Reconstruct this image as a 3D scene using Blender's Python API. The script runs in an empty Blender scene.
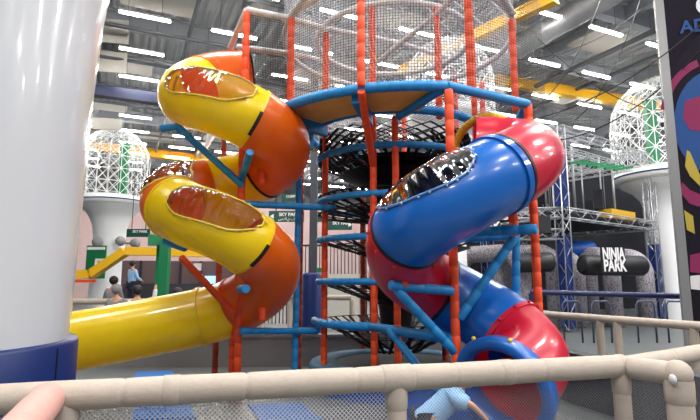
import bpy, bmesh, math, random
from mathutils import Vector as V, Matrix
random.seed(7)
C = bpy.context.scene.collection
sc = bpy.context.scene
PI = math.pi
F = 500.0
TILT = math.atan(70 / F)
CAMZ = 1.6
ct, st = math.cos(TILT), math.sin(TILT)

def P(px, py, Y):
    """the point of the place seen at (px, py) of the photo, Y metres ahead of the photographer"""
    u, v = px - 350, 210 - py
    k = Y / (F * ct - v * st)
    return V((u * k, Y, CAMZ + k * (F * st + v * ct)))

def X(px, Y, z=1.6):
    d = Y * ct + (z - CAMZ) * st
    return (px - 350) / F * d

# ------------------------------------------------------------------ materials
def lin(c):
    c = c / 255
    return c / 12.92 if c <= .04045 else ((c + .055) / 1.055) ** 2.4
def rgb(t): return (lin(t[0]), lin(t[1]), lin(t[2]), 1)

def mat(name, col, rough=.5, metal=0, coat=0, noise=0, nscale=8, bump=0, bscale=60, emit=None, spec=.5):
    m = bpy.data.materials.new(name); m.use_nodes = True
    nt = m.node_tree; b = nt.nodes['Principled BSDF']
    b.inputs['Base Color'].default_value = rgb(col)
    b.inputs['Roughness'].default_value = rough
    b.inputs['Metallic'].default_value = metal
    b.inputs['Coat Weight'].default_value = coat
    b.inputs['Coat Roughness'].default_value = .06
    b.inputs['Specular IOR Level'].default_value = spec
    if noise:
        tc = nt.nodes.new('ShaderNodeTexCoord'); n = nt.nodes.new('ShaderNodeTexNoise')
        n.inputs['Scale'].default_value = nscale; n.inputs['Detail'].default_value = 5
        nt.links.new(tc.outputs['Object'], n.inputs['Vector'])
        r = nt.nodes.new('ShaderNodeValToRGB')
        c = rgb(col)
        r.color_ramp.elements[0].position = .3; r.color_ramp.elements[1].position = .7
        r.color_ramp.elements[0].color = tuple(x * (1 - noise) for x in c[:3]) + (1,)
        r.color_ramp.elements[1].color = tuple(min(1, x * (1 + noise)) for x in c[:3]) + (1,)
        nt.links.new(n.outputs['Fac'], r.inputs['Fac']); nt.links.new(r.outputs['Color'], b.inputs['Base Color'])
    if bump:
        tc = nt.nodes.new('ShaderNodeTexCoord'); n = nt.nodes.new('ShaderNodeTexNoise')
        n.inputs['Scale'].default_value = bscale; n.inputs['Detail'].default_value = 3
        nt.links.new(tc.outputs['Object'], n.inputs['Vector'])
        bp = nt.nodes.new('ShaderNodeBump'); bp.inputs['Strength'].default_value = bump
        bp.inputs['Distance'].default_value = .01
        nt.links.new(n.outputs['Fac'], bp.inputs['Height']); nt.links.new(bp.outputs['Normal'], b.inputs['Normal'])
    if emit:
        b.inputs['Emission Color'].default_value = rgb(col); b.inputs['Emission Strength'].default_value = emit
    return m

def net_mat(name, col, cell, w, diag=False, rough=.8, jitter=0):
    m = bpy.data.materials.new(name); m.use_nodes = True
    nt = m.node_tree; N = nt.nodes; L = nt.links
    b = N['Principled BSDF']; b.inputs['Base Color'].default_value = rgb(col); b.inputs['Roughness'].default_value = rough
    out = N['Material Output']
    tc = N.new('ShaderNodeTexCoord'); s = N.new('ShaderNodeSeparateXYZ'); L.new(tc.outputs['UV'], s.inputs[0])
    def M(op, a, bb=None):
        n = N.new('ShaderNodeMath'); n.operation = op
        for i, q in enumerate((a, bb)):
            if q is None: continue
            if isinstance(q, (int, float)): n.inputs[i].default_value = q
            else: L.new(q, n.inputs[i])
        return n.outputs[0]
    u, v = s.outputs[0], s.outputs[1]
    if diag: u, v = M('ADD', u, v), M('SUBTRACT', u, v)
    fu = M('LESS_THAN', M('FRACT', M('MULTIPLY', u, 1 / cell)), w)
    fv = M('LESS_THAN', M('FRACT', M('MULTIPLY', v, 1 / cell)), w)
    f = M('MAXIMUM', fu, fv)
    t = N.new('ShaderNodeBsdfTransparent'); mx = N.new('ShaderNodeMixShader')
    L.new(f, mx.inputs[0]); L.new(t.outputs[0], mx.inputs[1]); L.new(b.outputs[0], mx.inputs[2]); L.new(mx.outputs[0], out.inputs[0])
    return m

def glass_mat(name, tint, gloss=.12):
    m = bpy.data.materials.new(name); m.use_nodes = True
    nt = m.node_tree; N = nt.nodes; L = nt.links; N.clear()
    out = N.new('ShaderNodeOutputMaterial')
    t = N.new('ShaderNodeBsdfTransparent'); t.inputs[0].default_value = rgb(tint)
    g = N.new('ShaderNodeBsdfGlossy'); g.inputs['Roughness'].default_value = .05
    tc = N.new('ShaderNodeTexCoord'); n = N.new('ShaderNodeTexNoise'); n.inputs['Scale'].default_value = 9; n.inputs['Detail'].default_value = 2
    bp = N.new('ShaderNodeBump'); bp.inputs['Strength'].default_value = .3; bp.inputs['Distance'].default_value = .03
    L.new(tc.outputs['Object'], n.inputs['Vector']); L.new(n.outputs['Fac'], bp.inputs['Height']); L.new(bp.outputs[0], g.inputs['Normal'])
    fr = N.new('ShaderNodeFresnel'); fr.inputs[0].default_value = 1.5
    ad = N.new('ShaderNodeMath'); ad.operation = 'ADD'; ad.inputs[1].default_value = gloss; ad.use_clamp = True
    L.new(fr.outputs[0], ad.inputs[0])
    mx = N.new('ShaderNodeMixShader'); L.new(ad.outputs[0], mx.inputs[0]); L.new(t.outputs[0], mx.inputs[1]); L.new(g.outputs[0], mx.inputs[2])
    L.new(mx.outputs[0], out.inputs[0])
    return m

M_ = {}
M_['yellow'] = mat('yellow_plastic', (250, 220, 8), .3, coat=.35, noise=.03, nscale=3)
M_['orange'] = mat('orange_plastic', (232, 105, 12), .3, coat=.35, noise=.04, nscale=3)
M_['red'] = mat('red_plastic', (204, 24, 54), .3, coat=.35, noise=.04, nscale=3)
M_['blue'] = mat('blue_plastic', (8, 98, 186), .28, coat=.4, noise=.04, nscale=3)
M_['gasket'] = mat('black_gasket', (14, 14, 20), .5)
M_['steel'] = mat('bolt_steel', (190, 185, 170), .35, .8)
M_['brassy'] = mat('yellow_bolt_cap', (235, 190, 30), .4)
M_['glass'] = glass_mat('clear_acrylic', (240, 232, 232), .02)
M_['glass_dark'] = glass_mat('smoked_acrylic', (84, 74, 98), .0)
M_['rim'] = mat('clear_rim', (232, 200, 60), .25, coat=.5)
M_['rim_blue'] = mat('clear_rim_blue', (70, 120, 185), .25, coat=.5)
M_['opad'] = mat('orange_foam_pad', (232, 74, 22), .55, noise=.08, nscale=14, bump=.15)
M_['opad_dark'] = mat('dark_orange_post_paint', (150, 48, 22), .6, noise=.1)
M_['bpad'] = mat('blue_foam_pad', (22, 132, 196), .5, noise=.08, nscale=14, bump=.15)
M_['beige'] = mat('beige_foam_pad', (176, 163, 150), .75, noise=.05, nscale=10, bump=.22, bscale=45)
M_['pink'] = mat('pink_beige_foam_pad', (204, 152, 142), .75, noise=.04, nscale=10, bump=.4, bscale=45)
M_['wpad'] = mat('grey_white_foam_pad', (205, 200, 202), .6, noise=.06, nscale=14, bump=.2)
M_['white'] = mat('white_glossy_cladding', (198, 199, 203), .22, coat=.3, noise=.015, nscale=2)
M_['white_far'] = mat('white_cladding_brightened', (240, 241, 243), .4, noise=.015, nscale=2)  # same cladding as the near column, light put into its colour against underside shade
M_['navy'] = mat('navy_vinyl', (10, 36, 96), .42, noise=.05, nscale=4)
M_['navyrail'] = mat('navy_rail_paint', (26, 34, 82), .4)
M_['hoop'] = mat('slate_hoop_paint', (62, 72, 98), .5)
M_['ply'] = mat('ochre_deck_board', (235, 190, 95), .6, noise=.08, nscale=5)
M_['strap'] = mat('black_webbing', (14, 13, 17), .8)
M_['black'] = mat('black_vinyl', (16, 16, 20), .5)
M_['skirt'] = mat('blue_vinyl_skirt', (10, 78, 165), .45, noise=.06, nscale=4)
M_['teal'] = mat('teal_trampoline_pad', (14, 76, 104), .7, noise=.08, nscale=4)
M_['mesh_mat'] = mat('trampoline_mat', (20, 22, 30), .8)
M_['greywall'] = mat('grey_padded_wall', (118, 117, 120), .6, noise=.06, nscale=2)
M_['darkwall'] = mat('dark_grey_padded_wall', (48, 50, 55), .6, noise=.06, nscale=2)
M_['fmat'] = mat('blue_floor_mat', (20, 96, 170), .6, noise=.06, nscale=5)
M_['ylrope'] = mat('yellow_rope', (205, 160, 30), .7, noise=.2, nscale=60)
M_['lattice'] = mat('white_lattice_steel', (238, 240, 240), .35)
M_['green'] = mat('green_steel', (16, 118, 72), .45)
M_['gantry'] = mat('yellow_crane_paint', (240, 180, 8), .45, noise=.04)
M_['chute'] = mat('yellow_chute_paint', (236, 182, 20), .45)
M_['roof_unused'] = mat('roof_grey', (112, 115, 120), .7, noise=.15, nscale=.6)
M_['beam'] = mat('roof_beam_grey', (156, 160, 166), .6, noise=.1, nscale=2)
M_['bluebeam'] = mat('roof_dark_blue_beam', (22, 32, 68), .5)
M_['duct'] = mat('duct_galvanised', (150, 152, 155), .4, .4, noise=.1)
M_['darkduct'] = mat('dark_pipe', (82, 84, 90), .6)
M_['panel'] = mat('pale_ceiling_panel', (188, 184, 176), .8, noise=.04)
M_['lamp'] = mat('lamp_diffuser', (255, 252, 246), .5, emit=80)
M_['lamp_body'] = mat('lamp_body', (200, 200, 205), .5)
M_['truss'] = mat('aluminium_truss', (176, 178, 184), .35, .6)
M_['bluestage'] = mat('blue_foil_banner', (32, 52, 116), .3, .3, noise=.6, nscale=2.2)
M_['ninja_black'] = mat('black_arch_vinyl', (24, 24, 28), .5)
M_['letter'] = mat('white_lettering', (236, 234, 236), .6)
M_['sign'] = mat('green_sign_board', (10, 74, 62), .45)
M_['wall_far'] = mat('pale_rose_wall', (214, 186, 184), .8, noise=.06, nscale=.5)
M_['wall_up'] = mat('grey_upper_wall', (96, 98, 104), .8, noise=.12, nscale=.4)
M_['booth'] = mat('mauve_booth_wall', (98, 76, 78), .7, noise=.12, nscale=1.5)
M_['boothdark'] = mat('dark_booth_rail', (42, 42, 52), .6)
M_['screen'] = mat('blue_lit_screen', (150, 195, 240), .4, emit=1.2)
M_['curtain'] = mat('dark_backdrop_fabric', (34, 36, 44), .9, noise=.3, nscale=1.2)
M_['skin'] = mat('skin', (200, 150, 122), .55)
M_['hair'] = mat('dark_hair', (26, 22, 22), .6)
M_['shirt'] = mat('light_blue_shirt', (150, 190, 228), .8, noise=.06, nscale=40)
M_['trousers'] = mat('dark_trousers', (44, 46, 60), .85)
M_['hoodie'] = mat('grey_hoodie', (128, 126, 128), .9, noise=.1, nscale=30)
M_['wtop'] = mat('white_top', (216, 208, 206), .85)
M_['pole'] = mat('steel_column_grey', (72, 78, 88), .5)
M_['net_black'] = net_mat('black_safety_net', (22, 22, 26), .034, .13)
M_['net_blue'] = net_mat('blue_safety_net', (22, 60, 120), .05, .2)
M_['net_rail'] = net_mat('white_barrier_net', (205, 203, 203), .024, .19, diag=True)
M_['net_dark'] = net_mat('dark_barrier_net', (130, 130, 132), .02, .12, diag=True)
M_['net_white'] = net_mat('white_dome_net', (222, 224, 230), .06, .09, diag=True)
M_['rubber'] = mat('grey_balls', (150, 148, 150), .6)
M_['post_red'] = mat('poster_magenta', (118, 24, 70), .85)
M_['poster'] = mat('poster_dark', (24, 19, 30), .85, noise=.15, nscale=1.5, spec=.15)
M_['poster_blue'] = mat('poster_blue', (20, 62, 118), .85)
M_['poster_edge'] = mat('pillar_aluminium_edge', (124, 124, 124), .4, .3)
M_['poster_yellow'] = mat('poster_yellow', (160, 140, 36), .55)

def translucent(key, f, col):
    nt = M_[key].node_tree; N = nt.nodes; L = nt.links; b = N['Principled BSDF']; out = N['Material Output']
    t = N.new('ShaderNodeBsdfTranslucent'); t.inputs[0].default_value = rgb(col); mx = N.new('ShaderNodeMixShader'); mx.inputs[0].default_value = f
    L.new(b.outputs[0], mx.inputs[1]); L.new(t.outputs[0], mx.inputs[2]); L.new(mx.outputs[0], out.inputs[0])
translucent('yellow', .22, (255, 215, 30)); translucent('orange', .2, (255, 120, 30)); translucent('red', .15, (240, 40, 70)); translucent('blue', .08, (20, 110, 210))

# zig-zag pattern for the inflatable arches
def zig_mat():
    m = mat('grey_zigzag_vinyl', (190, 184, 192), .55); nt = m.node_tree; N = nt.nodes; L = nt.links
    tc = N.new('ShaderNodeTexCoord'); w = N.new('ShaderNodeTexWave'); w.wave_profile = 'TRI'
    w.inputs['Scale'].default_value = 3.5; w.inputs['Distortion'].default_value = 9; w.inputs['Detail'].default_value = 1
    w.inputs['Detail Scale'].default_value = 3.5
    r = N.new('ShaderNodeValToRGB'); r.color_ramp.elements[0].color = rgb((112, 106, 116)); r.color_ramp.elements[1].color = rgb((166, 160, 168))
    r.color_ramp.elements[0].position = .3; r.color_ramp.elements[1].position = .5
    L.new(tc.outputs['Object'], w.inputs['Vector']); L.new(w.outputs['Fac'], r.inputs['Fac']); L.new(r.outputs['Color'], N['Principled BSDF'].inputs['Base Color'])
    return m
M_['zig'] = zig_mat()

# corrugated roof material
def roof_mat():
    m = mat('corrugated_roof_deck', (186, 188, 192), .6); nt = m.node_tree; N = nt.nodes; L = nt.links
    tc = N.new('ShaderNodeTexCoord'); w = N.new('ShaderNodeTexWave'); w.bands_direction = 'X'; w.inputs['Scale'].default_value = .9
    bp = N.new('ShaderNodeBump'); bp.inputs['Strength'].default_value = 1; bp.inputs['Distance'].default_value = .12
    L.new(tc.outputs['Object'], w.inputs['Vector']); L.new(w.outputs['Fac'], bp.inputs['Height']); L.new(bp.outputs[0], N['Principled BSDF'].inputs['Normal'])
    return m
M_['roofdeck'] = roof_mat()

def floor_mat():
    m = mat('grey_floor', (88, 92, 93), .45, noise=.07, nscale=1.2); nt = m.node_tree
    return m
M_['floor'] = floor_mat()

# ------------------------------------------------------------------ mesh helper
class MB:
    def __init__(s): s.v = []; s.f = []; s.uv = {}; s.sm = []
    def quad_uv(s, idx, uvs, smooth=False):
        s.uv[len(s.f)] = uvs; s.f.append(tuple(idx)); s.sm.append(smooth)
    def face(s, idx, smooth=True): s.f.append(tuple(idx)); s.sm.append(smooth)
    def box(s, c, size, rz=0, R=None):
        c = V(c); h = V(size) / 2
        R = R or Matrix.Rotation(rz, 3, 'Z'); b = len(s.v)
        for x in (-1, 1):
            for y in (-1, 1):
                for z in (-1, 1): s.v.append(c + R @ V((x * h.x, y * h.y, z * h.z)))
        for q in ((0, 1, 3, 2), (4, 6, 7, 5), (0, 4, 5, 1), (2, 3, 7, 6), (0, 2, 6, 4), (1, 5, 7, 3)): s.face([b + i for i in q], False)
        return s
    def bar(s, p0, p1, w, h=None, up=V((0, 0, 1))):
        p0, p1 = V(p0), V(p1); d = p1 - p0; L = d.length; d.normalize(); h = h or w
        if abs(d.dot(up)) > .95: up = V((0, 1, 0))
        a = d.cross(up).normalized(); u = a.cross(d)
        R = Matrix((d, a, u)).transposed()
        return s.box((p0 + p1) / 2, (L, w, h), R=R)
    def tube(s, pts, r, n=12, closed=False, caps=True, smooth=True):
        pts = [V(p) for p in pts]; m = len(pts); rr = r if isinstance(r, (list, tuple)) else [r] * m
        b = len(s.v); prev = None
        for i, p in enumerate(pts):
            if closed: t = pts[(i + 1) % m] - pts[i - 1]
            else: t = pts[min(i + 1, m - 1)] - pts[max(i - 1, 0)]
            if t.length < 1e-9: t = V((0, 0, 1))
            t.normalize()
            if prev is None:
                ref = V((0, 0, 1)) if abs(t.z) < .9 else V((1, 0, 0)); a = t.cross(ref).normalized()
            else:
                a = prev - t * prev.dot(t)
                a = a.normalized() if a.length > 1e-6 else t.cross(V((0, 0, 1))).normalized()
            prev = a; c = t.cross(a)
            for k in range(n):
                an = 2 * PI * k / n; s.v.append(p + (a * math.cos(an) + c * math.sin(an)) * rr[i])
        for i in range(m if closed else m - 1):
            j = (i + 1) % m
            for k in range(n):
                q = (k + 1) % n; s.face((b + i * n + k, b + j * n + k, b + j * n + q, b + i * n + q), smooth)
        if caps and not closed:
            s.face([b + k for k in range(n)], False); s.face([b + (m - 1) * n + k for k in reversed(range(n))], False)
        return s
    def pad(s, pts, r, seg=.17, n=12):
        """a foam-sleeved pipe: sleeves meet in shallow grooves"""
        pts = [V(p) for p in pts]; out = []; rad = []
        for i in range(len(pts) - 1):
            a, b = pts[i], pts[i + 1]; L = (b - a).length; k = max(1, round(L / seg))
            for j in range(k):
                g = min(.1, .012 / (L / k))
                for f_, q in ((0, .86), (g, 1), (1 - g, 1)):
                    out.append(a.lerp(b, (j + f_) / k)); rad.append(r * q)
        out.append(pts[-1]); rad.append(r * .86)
        return s.tube(out, rad, n)
    def lathe(s, prof, c=(0, 0, 0), n=32, smooth=True):
        c = V(c); b = len(s.v)
        for r, z in prof:
            for k in range(n):
                a = 2 * PI * k / n; s.v.append(c + V((r * math.cos(a), r * math.sin(a), z)))
        for i in range(len(prof) - 1):
            for k in range(n):
                q = (k + 1) % n; s.face((b + i * n + k, b + i * n + q, b + (i + 1) * n + q, b + (i + 1) * n + k), smooth)
        return s
    def sphere(s, c, r, n=10, sc_=(1, 1, 1)):
        c = V(c); b = len(s.v); m = max(4, n // 2 + 1)
        for i in range(m + 1):
            t = PI * i / m
            for k in range(n):
                a = 2 * PI * k / n
                s.v.append(c + V((r * sc_[0] * math.sin(t) * math.cos(a), r * sc_[1] * math.sin(t) * math.sin(a), r * sc_[2] * math.cos(t))))
        for i in range(m):
            for k in range(n):
                q = (k + 1) % n; s.face((b + i * n + k, b + (i + 1) * n + k, b + (i + 1) * n + q, b + i * n + q))
        return s
    def sheet(s, rows, smooth=False):
        """grid of points; UV in metres along rows and columns"""
        b = len(s.v); m, n = len(rows), len(rows[0]); uv = []
        for i in range(m):
            u = 0
            for j in range(n):
                if j: u += (V(rows[i][j]) - V(rows[i][j - 1])).length
                w = uv[(i - 1) * n + j][1] + (V(rows[i][j]) - V(rows[i - 1][j])).length if i else 0
                uv.append((u, w)); s.v.append(V(rows[i][j]))
        for i in range(m):            # straight columns: take u from the widest row
            pass
        for i in range(m - 1):
            for j in range(n - 1):
                q = (i * n + j, i * n + j + 1, (i + 1) * n + j + 1, (i + 1) * n + j)
                s.quad_uv([b + x for x in q], [uv[x] for x in q], smooth)
        return s
    def prism(s, poly, z0, z1):
        b = len(s.v); n = len(poly)
        for z in (z0, z1):
            for p in poly: s.v.append(V((p[0], p[1], z)))
        s.face([b + i for i in reversed(range(n))], False); s.face([b + n + i for i in range(n)], False)
        for i in range(n):
            j = (i + 1) % n; s.face((b + i, b + j, b + n + j, b + n + i), False)
        return s
    def build(s, name, m, parent=None, **kw):
        off = V((0, 0, 0)); p = parent
        while p is not None: off += p.location; p = p.parent
        loc = V(kw.pop('loc', (0, 0, 0)))
        me = bpy.data.meshes.new(name)
        me.from_pydata([tuple(q - off - loc) for q in s.v], [], s.f)
        me.polygons.foreach_set('use_smooth', s.sm)
        if s.uv:
            L = me.uv_layers.new(name='UVMap')
            for fi, uvs in s.uv.items():
                for k, li in enumerate(me.polygons[fi].loop_indices): L.data[li].uv = uvs[k]
        me.materials.append(M_[m] if isinstance(m, str) else m)
        o = bpy.data.objects.new(name, me); o.location = loc; C.objects.link(o); o.parent = parent
        for k, q in kw.items(): o[k] = q
        return o

def thing(name, label, cat, loc=(0, 0, 0), group=None):
    o = bpy.data.objects.new(name, None); C.objects.link(o); o.location = loc; o.empty_display_size = .1
    o['label'] = label; o['category'] = cat
    if group: o['group'] = group
    return o
def tag(o, label, cat, group=None, kind=None):
    o['label'] = label; o['category'] = cat
    if group: o['group'] = group
    if kind: o['kind'] = kind
    return o
def copy_tree(o, parent=None):
    c = o.copy(); C.objects.link(c); c.parent = parent
    for ch in list(o.children): copy_tree(ch, c)
    return c

def text(body, size, m, parent, loc, rot, name='lettering', ext=.01, align='CENTER', sx=1, bold=0):
    cu = bpy.data.curves.new(name, 'FONT'); cu.body = body; cu.size = size; cu.extrude = ext; cu.align_x = align; cu.align_y = 'CENTER'
    cu.offset = bold
    cu.materials.append(M_[m]); o = bpy.data.objects.new(name, cu); C.objects.link(o); o.parent = parent
    off = V((0, 0, 0)); p = parent
    while p is not None: off += p.location; p = p.parent
    o.location = V(loc) - off; o.rotation_euler = rot; o.scale = (sx, 1, 1)
    dg = bpy.context.evaluated_depsgraph_get(); dg.update(); me = bpy.data.meshes.new_from_object(o.evaluated_get(dg))
    r = bpy.data.objects.new(name, me); C.objects.link(r); r.parent = parent; r.location = o.location; r.rotation_euler = rot; r.scale = o.scale
    bpy.data.objects.remove(o); r.name = name
    return r

def catmull(ctrl, step=.03):
    """dense points and the control-point parameter of each"""
    pts, par = [], []; n = len(ctrl)
    for i in range(n - 1):
        p0 = ctrl[i - 1] if i else ctrl[0] * 2 - ctrl[1]; p1, p2 = ctrl[i], ctrl[i + 1]
        p3 = ctrl[i + 2] if i + 2 < n else ctrl[-1] * 2 - ctrl[-2]
        k = max(2, int((p2 - p1).length / step))
        for j in range(k):
            t = j / k
            pts.append(.5 * ((2 * p1) + (p2 - p0) * t + (2 * p0 - 5 * p1 + 4 * p2 - p3) * t * t + (3 * p1 - p0 - 3 * p2 + p3) * t ** 3)); par.append(i + t)
    pts.append(ctrl[-1].copy()); par.append(n - 1)
    return pts, par

# ------------------------------------------------------------------ hall directions (the hall stands turned about 24 degrees)
d1 = V((.91, .415, 0)).normalized(); d2 = V((-d1.y, d1.x, 0)); HR = math.atan2(d1.y, d1.x)
L0 = V((-6.6, 15.1, 10.0))
def H(a, b, z=0): return L0 * 1 + d1 * a + d2 * b + V((0, 0, z - L0.z))

# ------------------------------------------------------------------ setting
m = MB(); m.box((0, 18, -.05), (70, 64, .1)); o = m.build('floor', 'floor'); o['kind'] = 'structure'
m = MB(); m.box((0, 0, 0), (74, 56, .12)); o = m.build('ceiling', 'roofdeck'); o.location = H(10, 6, 11.6); o.rotation_euler.z = HR; o['kind'] = 'structure'
WB = 31.0
m = MB(); m.box((0, 0, 4.4), (76, .3, 8.8)); o = m.build('wall_back', 'wall_far'); o.location = H(8, WB, 0); o.rotation_euler.z = HR; o['kind'] = 'structure'
m = MB(); m.box((0, 0, 10.3), (76, .34, 3.0)); o = m.build('wall_back_upper', 'wall_up'); o.location = H(8, WB, 0); o.rotation_euler.z = HR; o['kind'] = 'structure'
m = MB(); m.box((0, 0, 5.8), (.3, 60, 11.6)); o = m.build('wall_right', 'wall_up'); o.location = H(30, 8, 0); o.rotation_euler.z = HR; o['kind'] = 'structure'
m = MB(); m.box((0, 0, 5.8), (.3, 60, 11.6)); o = m.build('wall_left', 'wall_up'); o.location = H(-15, 8, 0); o.rotation_euler.z = HR; o['kind'] = 'structure'

FZ = .12     # the play area stands on a low soft floor
m = MB(); m.prism([(-7.5, 1.0), (-1.5, 2.62), (1.66, 3.46), (3.65, 3.95), (2.75, 6.5), (2.5, 9.1), (-7.5, 8.7)], 0, FZ); o = m.build('floor_2', 'floor'); o['kind'] = 'structure'

# roof beams, each a trim of the room
k = 0
def trim(mb, mt):
    global k; k += 1
    o = mb.build('trim_%d' % k, mt); o['kind'] = 'structure'
for b in range(-10, 30, 4):
    m = MB(); z = 11.15
    m.bar(H(-15, b + .9, z + .35), H(30, b + .9, z + .35), .34, .06); m.bar(H(-15, b + .9, z - .3), H(30, b + .9, z - .3), .34, .06); m.bar(H(-15, b + .9, z), H(30, b + .9, z), .05, .6)
    trim(m, 'beam')
for a in range(-14, 30, 6):
    m = MB(); m.bar(H(a, -16, 11.25), H(a, WB, 11.25), .22, .4); trim(m, 'beam')
m = MB(); m.bar(H(-15, 6.2, 9.45), H(8, 6.2, 9.45), .4, .45); trim(m, 'bluebeam')

# pale ceiling panels
pn = None
for a in range(-10, 26, 1):
    for b in range(-4, 24, 1):
        if (a * 7 + b * 5) % 23 == 0:
            if pn is None:
                q = MB(); q.box((0, 0, 0), (2.3, 1.5, .06)); pn = q.build('ceiling_panel', 'panel'); o = pn
                tag(o, 'pale square acoustic panel hung flat under the roof', 'panel', 'ceiling acoustic panels')
            else: o = pn.copy(); C.objects.link(o)
            o.location = H(a + .4, b + .2, 10.785); o.rotation_euler.z = HR
for (px, py, Y, w_, h_, nm) in ((110, 31, 16.8, 1.25, .9, 'uppermost of three beside the left foreground column'), (110, 62, 18.8, 1.25, .85, 'middle of three beside the left foreground column'), (107, 124, 24.5, 1.4, .6, 'just above the left lattice dome')):
    q = MB(); q.box(P(px, py, Y), (w_, .06, h_), HR * .5); tag(q.build('sound_baffle', 'panel'), 'pale hanging sound baffle, ' + nm, 'panel')
# ducts and pipes
def pipe(name, a0, b0, a1, b1, z, r, mt, lab, cat='pipe'):
    m = MB(); m.tube([H(a0, b0, z), H(a1, b1, z)], r, 12); tag(m.build(name, mt), lab, cat)
pipe('air_duct', -12, 20.2, 12, 20.2, 10.4, .3, 'duct', 'round galvanised air duct crossing the roof far beyond the left lamps', 'duct')
pipe('air_duct', 12.9, -8, 12.9, 28, 10.3, .4, 'duct', 'round galvanised air duct running away under the roof on the right', 'duct')
pipe('air_duct', 4.3, -8, 4.3, 26, 10.4, .3, 'duct', 'slim round air duct running away above the middle of the tower', 'duct')
for i, (a, z, r) in enumerate(((-4.6, 10.5, .09), (1.5, 10.3, .07), (10.0, 10.4, .09), (16.2, 10.2, .1), (18.6, 10.4, .08))):
    nm = ('over the upper yellow slide turn', 'over the left part of the tower', 'just right of the tower dome', 'over the yellow crane girder', 'near the dark poster pillar')[i]
    pipe('sprinkler_pipe', a, -9, a, 28, z, r, 'darkduct', 'thin dark pipe running away under the roof ' + nm)
for i, (b, z) in enumerate(((-2.0, 10.25), (1.4, 10.2), (4.5, 10.3), (9.5, 10.1), (15, 10.2))):
    nm = ('first', 'second', 'third', 'fourth', 'fifth')[i]
    pipe('cable_tray', -14, b, 29, b, z, .07, 'darkduct', 'dark crossing conduit under the roof, ' + nm + ' from the viewer', 'conduit')

# ceiling lamps
lamp0 = None; nl = 0
for i in range(-3, 13):
    for j in range(-4, 10):
        p = H(i * 2.87, j * 2.75, 10)
        if j > 6 and i > 8: continue
        w = P(350, 210, 1)
        dpt = p.y * ct + (p.z - CAMZ) * st
        if dpt < 2: vis = False
        else:
            px = 350 + F * p.x / dpt; py = 210 - F * ((p.z - CAMZ) * ct - p.y * st) / dpt; vis = -30 < px < 730 and -60 < py < 230
        if not vis: continue
        if lamp0 is None:
            lamp0 = thing('ceiling_lamp', 'long white fluorescent strip lamp hanging under the hall roof', 'lamp', (0, 0, 0), 'strip lamps under the roof')
            q = MB(); q.box((0, 0, .07), (1.55, .12, .07)); q.build('housing', 'lamp_body', lamp0)
            q = MB(); q.tube([(-.76, 0, .02), (.76, 0, .02)], .055, 8); q.build('diffuser', 'lamp', lamp0)
            for e in (-.5, .5): q = MB(); q.tube([(e, 0, .1), (e, 0, 1.4)], .008, 4); q.build('hanger', 'darkduct', lamp0)
            o = lamp0
        else: o = copy_tree(lamp0)
        o.location = p; o.rotation_euler.z = HR; nl += 1
# the same lamps over the hall behind and beside the photographer
for i in range(-2, 9, 2):
    for j in range(-9, -1, 2):
        p = H(i * 2.87, j * 2.75, 9.95)
        dpt = p.y * ct + (p.z - CAMZ) * st
        ld = bpy.data.lights.new('strip_light', 'AREA'); ld.shape = 'RECTANGLE'; ld.size = 1.6; ld.size_y = .3; ld.energy = 350; ld.color = (1, .985, .96)
        o = bpy.data.objects.new('strip_light', ld); C.objects.link(o); o.location = p; o.rotation_euler = (0, 0, HR)

# yellow crane girders
def girder(p0, p1, lab, w=.26, h=.38, mt='gantry'):
    p0, p1 = V(p0), V(p1); t = thing('crane_girder', lab, 'girder', ((p0 + p1) / 2)[:])
    m = MB(); m.bar(p0, p1, w, h); m.build('web', mt, t)
    m = MB(); m.bar(p0 + V((0, 0, h / 2)), p1 + V((0, 0, h / 2)), w * 1.35, .06); m.build('top_flange', mt, t)
    m = MB(); m.bar(p0 - V((0, 0, h / 2)), p1 - V((0, 0, h / 2)), w * 1.35, .06); m.build('bottom_flange', mt, t)
girder(P(486, 79, 20.6), P(662, 107, 24.6), 'yellow crane girder above the truss frame, reaching the right lattice dome')
girder(P(400, 72, 18.2), P(556, -3, 12.8), 'yellow crane rail rising to the upper edge right of the tower', .2, .27)
girder(P(60, 142, 31), P(270, 168, 37), 'distant yellow crane girder behind the upper slide turns', .4, .5)

# ------------------------------------------------------------------ white mushroom columns with lattice domes
def lattice(mb, c, R, hc, n=20, rows=3, drows=5, r=.018, node=.042):
    c = V(c); rings = []
    for i in range(rows + 1): rings.append([c + V((R * math.cos(2 * PI * q / n), R * math.sin(2 * PI * q / n), hc * i / rows)) for q in range(n)])
    for i in range(1, drows):
        t = PI / 2 * i / drows
        rings.append([c + V((R * math.cos(t) * math.cos(2 * PI * q / n), R * math.cos(t) * math.sin(2 * PI * q / n), hc + R * math.sin(t))) for q in range(n)])
    top = c + V((0, 0, hc + R))
    for i, rg in enumerate(rings):
        for q in range(n):
            q2 = (q + 1) % n
            mb.tube([rg[q], rg[q2]], r, 4, caps=False); mb.sphere(rg[q], node, 5)
            nx = rings[i + 1] if i + 1 < len(rings) else None
            if nx:
                mb.tube([rg[q], nx[q]], r, 4, caps=False); mb.tube([rg[q], nx[q2]], r, 4, caps=False); mb.tube([rg[q2], nx[q]], r, 4, caps=False)
            else: mb.tube([rg[q], top], r, 4, caps=False)
    return mb
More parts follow.
